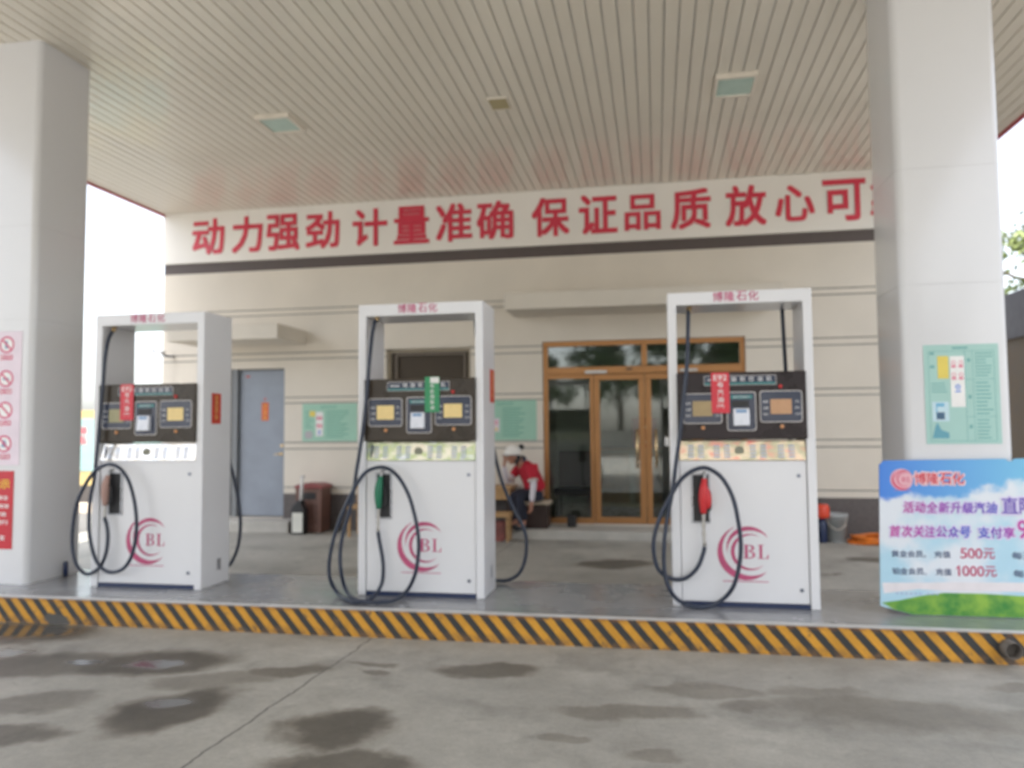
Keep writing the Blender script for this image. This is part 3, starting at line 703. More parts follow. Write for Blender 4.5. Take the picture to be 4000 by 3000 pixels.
def dispenser(X0, label, strip, screens, sticker, nozzle_m, hose, rear, side_strip, panel_col, extra):
    t = thing('fuel_dispenser', (X0, 6.003, ZI-.001), label, 'fuel pump', 'fuel pumps on the island')
    b = lambda mb, n, mt, p=None, bev=0: mb.build(n, mt, p or t, world=False, bevel=bev)
    u = .065
    fr = MB().prism([(0, 0), (u, 0), (u, 2.252), (W-u, 2.252), (W-u, 0), (W, 0), (W, HT), (0, HT)], 'y', 0, D)
    fr = b(fr, 'frame', white_pump, None, .006)
    hl = MB(); 
    for i, ch in enumerate('博隆石化'): hl.text(ch, .338+i*.086, .338+i*.086+.073, 2.272, 2.344, -.0015, off=.012)
    b(hl, 'header_lettering', magenta, fr)
    # cabinet
    cab = b(MB().box(u+.004, W-u-.004, .014, D-.014, .035, 1.075), 'cabinet', white_pump, None, .004)
    b(MB().box(u+.002, W-u-.002, .006, D-.006, 0, .033), 'base_strip', navy, None, .004)
    for z in (.965, .135): b(MB().lathe([(.014, 0), (.014, .008), (.001, .008)], (W-u-.06, .006, z), 14, 'y'), 'lock', lock_m, cab)
    logo(cab, .328, .597, .000415, .0115, magenta)
    # price strip
    ps = MB().prism([(.004, 1.080), (D-.012, 1.080), (D-.012, 1.225), (.034, 1.225)], 'x', u+.006, W-u-.006); ps = b(ps, 'price_strip', strip)
    km = MB()
    tz = lambda z: .004+(z-1.08)/.145*.030 - .002
    for gx in (.13, .205, .32, .395, .58, .655, .78, .855):
        for q in range(4):
            z0 = 1.098+q*.026
            km.quad([(gx, tz(z0), z0), (gx+.045, tz(z0), z0), (gx+.045, tz(z0+.015), z0+.015), (gx, tz(z0+.015), z0+.015)])
    b(km, 'strip_lettering', mat('strip_print', (.40, .45, .55), .6, spec=.2), ps)
    kn = MB().lathe([(.034, 0), (.034, .004), (.001, .004)], (.505, .0135, 1.15), 20, 'y'); b(kn, 'strip_emblem', mat('strip_olive', (.22, .22, .16), .4), ps)
    if extra == 'dash':
        b(MB().prism([(.10, 1.095), (.113, 1.095), (.128, 1.205), (.115, 1.205)], 'y', .006, .013), 'strip_bar', navy, ps)
    # display head
    ph = b(MB().box(.058, W-.058, -.022, D+.022, 1.235, 1.735), 'display_head', panel_col, None, .008)
    Y = -.0235
    def framed(x0, x1, z0, z1, n):
        o = b(MB().rrect(x0, x1, z0, z1, .022, Y-.004, Y+.003), n, line_m, ph)
        b(MB().rrect(x0+.007, x1-.007, z0+.007, z1-.007, .017, Y-.006, Y-.0035), 'bezel', screen_frame, ph)
        return o
    for (x0, x1, z0, z1, sx0, sx1, sz0, sz1, sm) in ((.098, .385, 1.352, 1.579, .171, .315, 1.408, 1.521, screens[0]), (.655, .955, 1.358, 1.592, .730, .879, 1.419, 1.528, screens[1])):
        framed(x0, x1, z0, z1, 'display_frame')
        b(MB().box(sx0, sx1, Y-.0085, Y-.0062, sz0, sz1), 'screen', sm, ph)
        tx = MB()
        for q, (l, r_) in enumerate((('金额', '元'), ('油量', '升'), ('单价', '元/升'))):
            z = 1.513-q*.046+(z0-1.352)
            tx.text(l, x0+.022, x0+.06, z-.018, z, Y-.0068, off=.01); tx.text(r_, x1-.052, x1-.052+.03*(1 if len(r_) == 1 else 1.3), z-.017, z, Y-.0068, off=.01)
        b(tx, 'display_lettering', tinytext, ph)
    framed(.418, .629, 1.296, 1.587, 'reader_frame')
    b(MB().box(.448, .603, Y-.0085, Y-.0062, 1.535, 1.562), 'reader_label', teal_m, ph)
    b(MB().text('请在此处刷卡', .465, .585, 1.541, 1.557, Y-.009, off=.01), 'reader_lettering', tinytext, ph)
    b(MB().box(.455, .575, Y-.012, Y-.0062, 1.475, 1.52), 'card_slot', boot_in, ph)
    rd = b(MB().prism([(Y-.0062, 1.335), (Y-.05, 1.335), (Y-.035, 1.462), (Y-.0062, 1.462)], 'x', .463, .577), 'card_reader', reader_m, ph, .006)
    b(MB().prism([(Y-.039, 1.43), (Y-.0415, 1.43), (Y-.0385, 1.455), (Y-.035, 1.455)], 'x', .482, .556), 'reader_window', reader_blue, ph)
    hd = b(MB().rrect(.256, .776, 1.636, 1.709, .008, Y-.003, Y+.003), 'header_frame', line_m, ph)
    b(MB().rrect(.260, .772, 1.640, 1.705, .006, Y-.005, Y-.0025), 'header_panel', screen_frame, ph)
    b(MB().box(.262, .770, Y-.0068, Y-.0052, 1.641, 1.656), 'header_band', teal_m, ph)
    tx = MB()
    for i, ch in enumerate('电脑税控油机'): tx.text(ch, .393+i*.0625, .393+i*.0625+.036, 1.663, 1.699, Y-.0068, off=.015)
    tx.box(.285, .36, Y-.0066, Y-.0052, 1.672, 1.682); b(tx, 'header_sign', tinytext, ph)
    for px, pz, mm in ((.245, 1.321, orange_dot), (.809, 1.327, orange_dot), (.804, 1.623, red_dot)):
        b(MB().lathe([(.001, -.016), (.012, -.014), (.015, 0)], (px, Y+.002, pz), 14, 'y'), 'button', mm, ph)
    # sticker over the displays
    sm, x0, x1, z0, z1, txt = sticker
    s1 = b(MB().box(x0, x1, Y-.0125, Y-.0105, z0, z1), 'sticker', sm, ph)
    tm = MB(); n = len(txt); h = (z1-z0)
    for i, ch in enumerate(txt):
        zt = z1-.018-i*(h-.03)/n; hh = (h-.03)/n*.76; ww = min(.055 if n < 6 else .034, hh*1.05) if len(ch) == 1 else .094
        if ch == '(VI)': ww, hh = .05, .03
        cxm = (x0+x1)/2
        tm.text(ch, cxm-ww/2, cxm+ww/2, zt-hh, zt, Y-.0133, off=.011)
    if n > 5: tm.box(x0+.045, x1-.004, Y-.0131, Y-.0126, z1-.05, z1-.004)
    b(tm, 'sticker_lettering', paper_white, ph)
    # nozzle boot
    bx0, bx1, bz0, bz1 = .150, .285, .612, .980
    bt = MB(); e = .012
    for q in ((bx0, bx1, bz1-e, bz1), (bx0, bx1, bz0, bz0+e), (bx0, bx0+e, bz0+e, bz1-e), (bx1-e, bx1, bz0+e, bz1-e)): bt.box(q[0], q[1], .0, .02, q[2], q[3])
    bt = b(bt, 'nozzle_boot', boot_rim, None, .003)
    b(MB().box(bx0+e, bx1-e, .009, .0135, bz0+e, bz1-e), 'boot_recess', boot_in, bt)
    # nozzle: spout, grip cover, lever guard, swivel
    nx = hose['nx']; nz = hose['nz']; y0 = -.03
    N_ = MB().tube(catmull([(nx-.002, y0-.01, nz-.10), (nx-.004, y0-.015, nz-.02), (nx, y0-.018, nz+.06), (nx+.006, y0-.012, nz+.115), (nx+.010, y0, nz+.15)], 4), [.021 + .012*math.sin(math.pi*min(1, i/13)) for i in range(17)], 12)
    N_ = b(N_, 'nozzle', nozzle_m)
    b(MB().tube(catmull([(nx+.010, y0, nz+.15), (nx+.014, y0+.012, nz+.185), (nx+.016, y0+.045, nz+.20)], 4), .012, 10), 'spout', steel, N_)
    gx = nx+hose.get('gd', 1)*.05
    b(MB().tube(catmull([(nx, y0-.01, nz-.085), (gx-.004, y0-.01, nz-.07), (gx, y0-.01, nz-.0), (gx-.006, y0-.01, nz+.06), (nx+.004, y0-.01, nz+.085)], 5), .0075, 8), 'lever_guard', hose.get('guard', black_pl), N_)
    if hose.get('cover'):
        b(MB().ell((nx+.022, y0-.012, nz+.02), .036, .026, .088, Matrix.Rotation(R(-8), 3, 'Y')), 'hand_cover', nozzle_m, N_)
    sx_, sz_ = hose['sw']
    sw = MB().tube(catmull([(nx-.002, y0-.01, nz-.10), ((nx+sx_)/2-.003, y0-.014, (nz-.1+sz_)/2), (sx_, y0-.02, sz_)], 4), [.014, .014, .011, .015, .011, .015, .011, .014, .016], 12)
    b(sw, 'swivel', mat('swivel_alloy', (.42, .40, .37), .4, metal=.7), N_)
    # front hose: (x, z) on the plane just before the pump; slack that would sink into the floor bulges towards the road
    pts = []
    for i, q in enumerate(hose['pts']):
        x, z = q; y = -.05
        s = i/len(hose['pts'])
        if i == 0: y = .06
        elif i == 1: y = .0
        y -= .05*math.sin(math.pi*min(1, s*1.05)) if i > 2 else 0
        zmin = .02
        wx, wy, wz = x+X0, 6.003-.05, z-CAMZ       # vector from the camera
        if z < zmin+.06:
            k = (max(z, zmin)-CAMZ)/wz if z < zmin else 1
            x, y, z = wx*k-X0, wy*k-6.003, max(z, zmin)
        else:
            k = (6.003+y)/wy; x, z = wx*k-X0, CAMZ+wz*k
        pts.append((x, y, z))
    pts.append((sx_, y0-.02, sz_-.005))
    ho = b(MB().tube(catmull(pts, 5), .0155, 10), 'hose', rubber)
    b(MB().tube([(pts[0][0]+.012, .075, 2.256), (pts[0][0]+.004, .065, 2.22), pts[0]], [.022, .018, .019], 12), 'hose_fitting', brass, ho)
    # rear side: boot, nozzle and hose of the other face
    rb = b(MB().box(W-.285, W-.15, D-.013, D+.012, .62, .98), 'nozzle_boot', boot_in)
    rz = MB().tube(catmull([(W-.2, D+.03, .70), (W-.2, D+.045, .82), (W-.2, D+.03, .92)], 4), [.018, .024, .028, .03, .03, .028, .024, .02, .016], 10)
    b(rz, 'nozzle', black_pl)
    rp = [(W-.15, D-.06, 2.25), (W-.14, D-.03, 2.05), (W-.12, D+.04, 1.75)] + [(x-X0, y-6.003, z-ZI) for x, y, z in rear]
    b(MB().tube(catmull(rp, 5), .0155, 10), 'hose', rubber)
    # red couplet on the right flank
    if side_strip:
        ya, yb, za, zb_ = side_strip
        s2 = b(MB().box(W+.0005, W+.002, ya, yb, za, zb_), 'couplet_strip', couplet_red, fr)
        tm = MB()
        for i, ch in enumerate('加油站平安'):
            tm.text(ch, -.022, .022, -.02, .02, 0, off=.02)
            vs = list(tm.bm.verts)[-tm.last_n:]
            zc = zb_-.035-i*(zb_-za-.05)/5
            for v in vs: v.co = Vector((W+.003-v.co.y, (ya+yb)/2 + v.co.x, zc+v.co.z))
        b(tm, 'couplet_lettering', gold, s2)
        b(MB().box(W+.0005, W+.004, .24, .30, .12, .22), 'vent_plate', boot_rim, fr, .002) if extra != 'vent' else None
    return t

S1 = strip_mat('strip_reflection_pale', [(.93, .86, .78), (.95, .94, .93), (.93, .83, .7), (.95, .95, .95)], 1.3)
S2 = strip_mat('strip_reflection_mixed', [(.86, .92, .98), (.55, .66, .35), (.95, .93, .8), (.96, .82, .6)], 4.1)
S3 = strip_mat('strip_reflection_red', [(.95, .30, .26), (.95, .80, .6), (.6, .6, .42), (.95, .42, .36)], 7.7)
lcd = lambda n, c, s=.12: mat(n, c, .35, var=.06, scale=30, emit=c, estr=s)
lcd_y = lcd('lcd_amber', (.62, .47, .20)); lcd_g = lcd('lcd_dull_olive', (.26, .24, .13), .1); lcd_o = lcd('lcd_orange', (.42, .24, .13), .1); lcd_b = lcd('lcd_mixed', (.30, .22, .11), .1)
head_brown = mat('smoked_panel_brown', (.042, .031, .021), .3, coat=.12, var=.35, scale=5, spec=.35)
head_black = mat('smoked_panel_black', (.022, .014, .016), .3, coat=.12, var=.3, scale=5, spec=.35)
h1 = dict(nx=.165, nz=.80, sw=(.165, .60), gd=1, pts=[(.202, 2.198), (.161, 2.115), (.136, 1.965), (.123, 1.764), (.104, 1.514), (.081, 1.182), (.059, .934), (.026, .769), (.015, .605), (.025, .441), (.077, .262), (.153, .166), (.246, .136), (.356, .171), (.427, .27), (.465, .416), (.471, .578), (.443, .756), (.384, .919), (.299, 1.017), (.206, 1.05), (.113, 1.025), (.04, .967), (-.033, .868), (-.104, .719), (-.14, .521), (-.141, .356), (-.105, .209), (-.032, .129), (.043, .12), (.134, .182), (.187, .297), (.202, .428), (.191, .525)])
h2 = dict(nx=.195, nz=.80, sw=(.190, .52), gd=1, pts=[(.164, 2.216), (.139, 2.102), (.114, 1.875), (.092, 1.615), (.069, 1.389), (.034, 1.148), (.006, .987), (-.011, .874), (-.053, .666), (-.103, .505), (-.128, .345), (-.119, .186), (-.076, .045), (.001, -.024), (.102, -.041), (.219, -.037), (.319, -.022), (.418, .044), (.492, .171), (.525, .343), (.525, .484), (.493, .656), (.443, .813), (.368, .94), (.285, 1.011), (.2, 1.027), (.099, .995), (.031, .923), (-.028, .826), (-.121, .633), (-.189, .44), (-.222, .263), (-.213, .136), (-.152, .027), (-.05, -.033), (.035, -.042), (.152, .004), (.219, .101), (.235, .211), (.227, .321), (.205, .431)])
h3 = dict(nx=.235, nz=.79, sw=(.235, .45), gd=1, cover=True, pts=[(.153, 2.199), (.147, 2.028), (.134, 1.783), (.105, 1.541), (.076, 1.299), (.04, 1.057), (.009, .849), (-.031, .656), (-.059, .448), (-.059, .258), (-.025, .132), (.043, .047), (.152, .008), (.26, .015), (.353, .065), (.432, .161), (.478, .318), (.493, .475), (.475, .663), (.44, .82), (.374, .946), (.297, 1.009), (.228, 1.025), (.141, .993), (.061, .921), (-.012, .8), (-.086, .656), (-.132, .495), (-.131, .367), (-.102, .272), (-.039, .219), (.031, .201), (.109, .222), (.181, .295), (.222, .391)])
rear1 = [(-3.90, 6.6, 1.37), (-3.84, 6.62, 1.11), (-3.78, 6.62, .84), (-3.77, 6.62, .61), (-3.81, 6.62, .42), (-3.90, 6.62, .29), (-3.97, 6.6, .40), (-3.985, 6.56, .62), (-3.98, 6.50, .86)]
rear2 = [(-1.38, 6.6, 1.34), (-1.31, 6.62, 1.06), (-1.22, 6.63, .85), (-1.14, 6.63, .70), (-1.11, 6.63, .57), (-1.13, 6.63, .40), (-1.20, 6.63, .28), (-1.34, 6.63, .235), (-1.50, 6.6, .30), (-1.55, 6.56, .6), (-1.545, 6.50, .86)]
rear3 = [(1.06, 6.6, 1.35), (1.0, 6.62, 1.0), (.95, 6.62, .6), (.88, 6.62, .35), (.8, 6.6, .3), (.82, 6.56, .6), (.94, 6.5, .86)]
dispenser(-4.817, 'leftmost white fuel pump with red sticker, beside the left column', S1, (lcd_g, lcd_y), (sticker_red, .282, .408, 1.426, 1.735, ['E92', '号', '汽', '油', '(VI)']), mat('nozzle_faded', (.40, .25, .21), .55), h1, rear1, (.125, .27, 1.39, 1.655), head_brown, 'dash')
dispenser(-2.386, 'middle white fuel pump with a green sticker and green nozzle', S2, (lcd_y, lcd_y), (sticker_green, .575, .696, 1.463, 1.745, list('零号车用柴油')), mat('nozzle_green', (.015, .17, .09), .45), h2, rear2, (.25, .42, 1.545, 1.82), head_brown, 'dash')
dispenser(.100, 'rightmost white fuel pump with red hand grip and orange screens', S3, (lcd_b, lcd_o), (sticker_red, .309, .440, 1.430, 1.732, ['E92', '号', '汽', '油', '(VI)']), mat('nozzle_red', (.6, .03, .035), .45), h3, rear3, None, head_black, '')

# ------------------------------------------------------------------ notices and signs
YC = 5.992
# notices on the left column
t = thing('prohibition_poster', (-5.80, YC-.003, 1.25), 'pale poster of red prohibition circles on the left column', 'poster')
po = MB().box(-6.10, -5.545, YC-.004, YC-.001, 1.25, 2.445).build('sheet', lilac_paper, t)
def ring(m, cx, cz, r0, r1, y, n=30):
    for i in range(n):
        a, b = 2*math.pi*i/n, 2*math.pi*(i+1)/n
        m.quad([(cx+r1*math.cos(a), y, cz+r1*math.sin(a)), (cx+r0*math.cos(a), y, cz+r0*math.sin(a)), (cx+r0*math.cos(b), y, cz+r0*math.sin(b)), (cx+r1*math.cos(b), y, cz+r1*math.sin(b))])
labs = [('禁止拨打', '手机'), ('禁止吸烟', ''), ('禁带火种', ''), ('禁止穿钉鞋', '')]
ic = MB(); lt = MB()
for col_x in (-5.70, -5.94):
    for i, z in enumerate((2.324, 2.02, 1.738, 1.44)):
        MB().lathe([(.066, 0), (.001, 0)], (col_x, YC-.0047, z), 24, 'y', cap=False).build('icon_ground', paper_white, po); m = MB()
        ring(m, col_x, z, .060, .076, YC-.0056)
        d_ = .043
        m.quad([(col_x-d_-.006, YC-.0058, z+d_-.006), (col_x+d_-.006, YC-.0058, z-d_-.006), (col_x+d_+.006, YC-.0058, z-d_+.006), (col_x-d_+.006, YC-.0058, z+d_+.006)])
        if i == 0: ic.box(col_x-.018, col_x+.008, YC-.0054, YC-.0049, z-.035, z+.035)
        if i == 1: ic.box(col_x-.035, col_x+.03, YC-.0054, YC-.0049, z-.012, z+.004)
        if i == 2: ic.prism([(col_x-.03, z+.02), (col_x-.02, z+.03), (col_x+.035, z-.02), (col_x+.025, z-.03)], 'y', YC-.0054, YC-.0049)
        if i == 3: ic.prism([(col_x-.03, z-.03), (col_x+.03, z-.03), (col_x+.015, z+.03), (col_x-.012, z+.035)], 'y', YC-.0054, YC-.0049)
        m.box(col_x-.062, col_x+.062, YC-.0056, YC-.0045, z-.135, z-.093); m.build('prohibition_sign', prohib, po)
        lt.text(['禁打手机', '禁止吸烟', '禁带火种', '禁穿钉鞋'][i], col_x-.055, col_x+.055, z-.130, z-.098, YC-.0062, off=.01)
ic.build('icon', grey_blue_ink, po); lt.build('lettering', paper_white, po)
t = thing('safety_notice', (-5.82, YC-.003, .515), 'red notice with yellow heading low on the left column', 'notice')
bo = MB().box(-6.09, -5.592, YC-.006, YC-.001, .515, 1.20).build('board', red_board_m, t, bevel=.001)
MB().text('安全提示', -6.02, -5.63, 1.045, 1.13, YC-.0075, off=.025).build('heading', yellow_ink, bo)
m = MB()
for i, (s_, xe) in enumerate((('严禁烟火注意安全', -5.64), ('关闭手机熄火加油', -5.635), ('先付款后加油', -5.66), ('车辆有序慢行', -5.635))):
    m.text(s_, -6.04, xe, .945-i*.072, .985-i*.072, YC-.0075, off=.015)
m.text('祝您一路平安', -6.0, -5.665, .59, .635, YC-.0075, off=.015)
m.build('lettering', paper_white, bo)

def poster_teal(name, label, x0, x1, z0, z1, y, paper, ink, inner):
    t = thing(name, ((x0+x1)/2, y-.002, z0), label, 'notice', 'green fuel safety notices')
    sh = MB().box(x0, x1, y-.004, y-.001, z0, z1).build('sheet', paper, t)
    inner(sh, x0, x1, z0, z1, y, ink); return t
def rows(m, x0, x1, z0, z1, n, y, seed=1, h=.35):
    rnd = random.Random(seed)
    for i in range(n):
        z = z1-(i+.5)*(z1-z0)/n; hh = (z1-z0)/n*h/2
        m.box(x0, x0+(x1-x0)*rnd.uniform(.6, 1), y-.0048, y-.0041, z-hh, z+hh)
def inner_right(sh, x0, x1, z0, z1, y, ink):
    m = MB()
    fx0, fx1, fz0, fz1 = x0+.03, x1-.03, z0+.02, z1-.045
    for q in ((fx0, fx1, fz1-.003, fz1), (fx0, fx1, fz0, fz0+.003), (fx0, fx0+.003, fz0, fz1), (fx1-.003, fx1, fz0, fz1), (x0+.268, x0+.271, fz0, fz1), (x0+.318, x0+.321, fz0, fz1), (x0+.27, fx1, z0+.455, z0+.458), (x0+.27, fx1, z0+.19, z0+.193)): m.box(q[0], q[1], y-.0048, y-.0041, q[2], q[3])
    m.box(x0+.19, x0+.29, y-.0048, y-.0041, z1-.032, z1-.018)
    rows(m, x0+.335, fx1-.01, z0+.47, fz1-.01, 8, y, 2); rows(m, x0+.335, fx1-.01, z0+.2, z0+.445, 9, y, 3); rows(m, x0+.335, fx1-.01, z0+.03, z0+.18, 6, y, 4)
    rows(m, x0+.045, x0+.15, z0+.36, z0+.44, 4, y, 5)
    for z in (z0+.58, z0+.32, z0+.11): m.box(x0+.285, x0+.305, y-.0048, y-.0041, z, z+.025)
    m.box(x0+.04, x0+.07, y-.0048, y-.0041, z0+.54, z0+.56); m.box(x0+.04, x0+.07, y-.0048, y-.0041, z0+.635, z0+.655)
    m.build('table_print', ink, sh)
    MB().box(1.980, 2.052, y-.006, y-.0042, 1.868, 2.029).build('yellow_sheet', yellow_paper, sh)
    ws = MB().box(2.062, 2.155, y-.006, y-.0042, 1.665, 2.027).build('white_sheet', paper_white, sh)
    m = MB()
    for cx in (2.085, 2.132):
        for cz in (1.975, 1.89): m.box(cx-.015, cx+.015, y-.007, y-.0061, cz-.03, cz-.013); ring(m, cx, cz+.004, .010, .015, y-.0066, 14)
    m.build('red_icon', pink_ink, ws)
    m = MB(); ring(m, 2.108, 1.808, .008, .018, y-.0066, 16); m.box(2.09, 2.126, y-.007, y-.0061, 1.77, 1.782); m.build('blue_icon', blue_ink, ws)
    m = MB().box(x0+.045, x0+.155, y-.005, y-.0042, z0+.16, z0+.30); m.build('picture', mat('picture_pale', (.5, .66, .72), .5), sh)
    MB().box(x0+.07, x0+.125, y-.0058, y-.0051, z0+.265, z0+.29).box(x0+.07, x0+.078, y-.0058, y-.0051, z0+.18, z0+.265).build('picture_blue', sky_ink, sh)
    MB().box(x0+.072, x0+.125, y-.0062, y-.0051, z0+.175, z0+.225).build('picture_dark', dark_ink, sh)
    m = MB().prism([(x0+.04, z0+.04), (x0+.15, z0+.04), (x0+.15, z0+.08), (x0+.1, z0+.1), (x0+.075, z0+.155), (x0+.06, z0+.12)], 'y', y-.0052, y-.0042); m.build('picture_hand', mat('picture_teal', (.12, .34, .42), .5), sh)
poster_teal('notice_poster', 'teal notice with yellow and white sheets on the right column', 1.890, 2.380, 1.404, 2.110, YC, teal_poster, teal_ink, inner_right)
def inner_wall(kind):
    def f(sh, x0, x1, z0, z1, y, ink):
        m = MB(); m.text('油品安全告知', x0+.30, x0+.56, z1-.075, z1-.03, y-.0045, off=.015)
        rows(m, x0+.40, x0+.80, z0+.05, z1-.10, 11, y, 6+kind, .45); rows(m, x0+.05, x0+.2, z0+.2, z1-.1, 6, y, 9+kind, .4)
        m.build('print', ink, sh)
        if kind == 0:
            MB().box(x0+.12, x0+.215, y-.006, y-.0042, z1-.20, z1-.115).build('yellow_sheet', yellow_paper, sh)
            ws = MB().box(x0+.225, x0+.345, y-.006, y-.0042, z0+.08, z1-.13).build('white_sheet', paper_white, sh)
            m = MB()
            for cx in (.26, .31):
                for cz in (.37, .25): m.box(x0+cx-.02, x0+cx+.02, y-.007, y-.0061, z0+cz-.035, z0+cz+.02)
            m.build('red_icon', pink_ink, ws)
            m = MB(); ring(m, x0+.285, z0+.15, .012, .026, y-.0066, 16); m.box(x0+.262, x0+.308, y-.007, y-.0061, z0+.10, z0+.115); m.build('blue_icon', blue_ink, ws)
            MB().box(x0+.05, x0+.16, y-.006, y-.0042, z0+.04, z0+.16).box(x0+.03, x0+.18, y-.0055, y-.0042, z0+.09, z0+.12).build('grey_picture', mat('picture_grey', (.42, .40, .42), .5), sh)
        else:
            ws = MB().box(x0+.24, x0+.35, y-.006, y-.0042, z0+.13, z0+.33).build('white_sheet', lilac_paper, sh)
            m = MB(); ring(m, x0+.30, z0+.27, .015, .03, y-.0066, 14); m.build('red_icon', pink_ink, ws)
            MB().prism([(x0+.27, z0+.15), (x0+.33, z0+.15), (x0+.30, z0+.20)], 'y', y-.007, y-.0061).build('yellow_icon', yellow_paper, ws)
    return f
poster_teal('notice_poster', 'pale green notice with a white strip beside the steel door', -5.47, -4.56, 1.365, 1.955, YW, green_poster, green_ink, inner_wall(0))
poster_teal('notice_poster', 'pale green notice on the wall above the seated person', -2.66, -1.745, 1.365, 1.965, YW, green_poster, green_ink, inner_wall(1))

# advertising board leaning in front of the right column
YB = 5.95
t = thing('advertising_board', (2.28, YB+.01, ZI), 'sky and grass printed advertising board standing before the right column', 'advertising board')
P = [(1.742, ZI+.002), (3.02, ZI+.002), (3.02, 1.305), (2.44, 1.302), (2.425, 1.285), (2.395, 1.285), (2.38, 1.301), (1.590, 1.289), (1.560, 1.258), (1.535, .268), (1.62, .245)]
bd = MB().prism(P, 'y', YB, YB+.018).build('panel', board_mat(), t)
MB().prism([(1.545, .29), (1.62, .247), (1.742, ZI+.004), (3.015, ZI+.004), (3.015, .36), (2.7, .375), (2.46, .362), (2.2, .372), (1.95, .37), (1.8, .345), (1.66, .31)], 'y', YB-.002, YB-.0005).build('grass_print', hill_mat(), bd)
MB().prism([(1.55, .43), (1.80, .437), (2.0, .445), (2.48, .455), (3.0, .46), (3.0, .385), (2.4, .39), (1.95, .385), (1.78, .39), (1.56, .355)], 'y', YB-.0015, YB-.0004).build('white_patch', mat('torn_paper', (.74, .70, .72), .6, var=.06, scale=12), bd)
logo(bd, 0, 0, 1, 0, pink_ink) if False else None
def wlogo(parent, x0, z0, k, y, mtl, name):
    o = logo(parent, x0, z0, k, y, mtl, name); o.location = -Vector((2.28, YB+.01, ZI)); return o
wlogo(bd, 1.637, 1.222, .000145, YB-.0025, mat('board_magenta', (.62, .08, .16), .4), 'logo')
m = MB()
for q in range(24):
    a, b2 = 2*math.pi*q/24, 2*math.pi*(q+1)/24
    m.quad([(1.703, YB-.0012, 1.155), (1.703+.076*math.cos(a), YB-.0012, 1.155+.076*math.sin(a)), (1.703+.076*math.cos(b2), YB-.0012, 1.155+.076*math.sin(b2))])
m.build('logo_ground', mat('logo_pink', (.75, .42, .48), .5), bd)
def line(name, txt, x0, x1, z0, z1, mt, off=.02, halo=None, step=None, shear=0):
    m = MB(); h = MB(); wt = [.6 if ch.isascii() else 1 for ch in txt]; un = (x1-x0)/sum(wt)
    for i, ch in enumerate(txt):
        if ch == ' ': continue
        adv = un*wt[i]; xs = x0+un*sum(wt[:i])
        a = xs+adv*.05; b_ = xs+adv-adv*.05
        za, zz = z0, z1
        if ch in '，、': a, b_, zz = a, a+adv*.25, z0+(z1-z0)*.3; za = z0-(z1-z0)*.05
        if ch == '1':
            a = a+adv*.42; b_ = a+.0105
            m.quad([(a-.012, YB-.0034, zz-.018), (a-.012, YB-.0034, zz-.027), (a, YB-.0034, zz-.012), (a, YB-.0034, zz-.001)])
        m.text(ch, a, b_, za, zz, YB-.0035, off=off, shear=shear)
        if halo: h.text(ch, a-.007, b_+.007, za-.007, zz+.007, YB-.0025, off=off+.05, shear=shear)
    if halo: h.build(name+'_outline', halo, bd)
    else: h.bm.free()
    m.build(name, mt, bd)
halo_m = mat('halo_lilac', (.66, .62, .8), .5); halo_p = mat('halo_pink', (.85, .6, .62), .5)
line('board_title', '博隆石化', 1.785, 2.112, 1.125, 1.202, mat('board_red', (.62, .03, .06), .45), .015, halo_p)
g1 = gradient_mat('ink_magenta_to_blue', [(0, (.5, .06, .3)), (.5, (.28, .07, .42)), (1, (.07, .09, .5))], 0, 1.68, 2.32)
g2 = gradient_mat('ink_wave', [(0, (.5, .06, .3)), (.3, (.4, .07, .4)), (.58, (.06, .10, .52)), (.72, (.07, .09, .5)), (1, (.48, .06, .34))], 0, 1.6, 2.46)
line('slogan_lettering', '活动全新升级汽油', 1.705, 2.315, .925, .998, g1, .03, halo_m, shear=.12)
line('slogan_large', '直降', 2.338, 2.56, .925, 1.035, mat('ink_violet', (.14, .08, .42), .45), .018, halo_m)
line('slogan_lettering', '首次关注公众号', 1.612, 2.14, .755, .83, g2, .03, halo_m, shear=.12)
line('slogan_lettering', '支付享', 2.182, 2.42, .755, .828, g2, .03, halo_m)
line('slogan_large', '9折', 2.432, 2.62, .755, .878, mat('ink_magenta', (.48, .05, .32), .45), .016, halo_m)
ink_dk = mat('ink_slate', (.10, .13, .22), .5); ink_rd = mat('ink_crimson', (.55, .06, .16), .5)
line('offer_lettering', '黄金会员，', 1.617, 1.88, .613, .657, ink_dk, .016); line('offer_lettering', '充值', 1.896, 2.005, .613, .658, ink_dk, .016)
line('offer_amount', '500元', 2.064, 2.288, .612, .682, ink_rd, .01); line('offer_lettering', '每天', 2.39, 2.53, .613, .662, ink_dk, .016)
line('offer_lettering', '铂金会员、', 1.617, 1.88, .492, .537, ink_dk, .016); line('offer_lettering', '充值', 1.902, 2.007, .492, .538, ink_dk, .016)
line('offer_amount', '1000元', 2.026, 2.294, .490, .560, ink_rd, .01); line('offer_lettering', '每天', 2.395, 2.54, .490, .540, ink_dk, .016)
m = MB()
for k in range(9): m.box(1.64+k*.03+.02*(k > 5), 1.655+k*.03+.02*(k > 5), YB-.0030, YB-.0022, .354, .364)
m.build('half_covered_print', mat('faded_blue_ink', (.32, .4, .6), .5), bd)

# CCTV camera on the left corner of the building
t = thing('security_camera', (-7.78, 11.3, 2.76), 'small white security camera on the left corner of the wall', 'security camera')
q = Matrix.Rotation(R(12), 3, 'Y')
MB().obox((-7.83, 11.2, 2.815), (.085, .045, .035), q).build('housing', white_pump, t, bevel=.012)
MB().obox((-7.92, 11.2, 2.836), (.012, .034, .027), q).build('lens', black_pl, t)
MB().tube([(-7.80, 11.2, 2.79), (-7.745, 11.24, 2.75), (-7.73, YW+.0, 2.76)], .018, 10).build('bracket', mat('bracket_dark', (.08, .09, .12), .5), t)

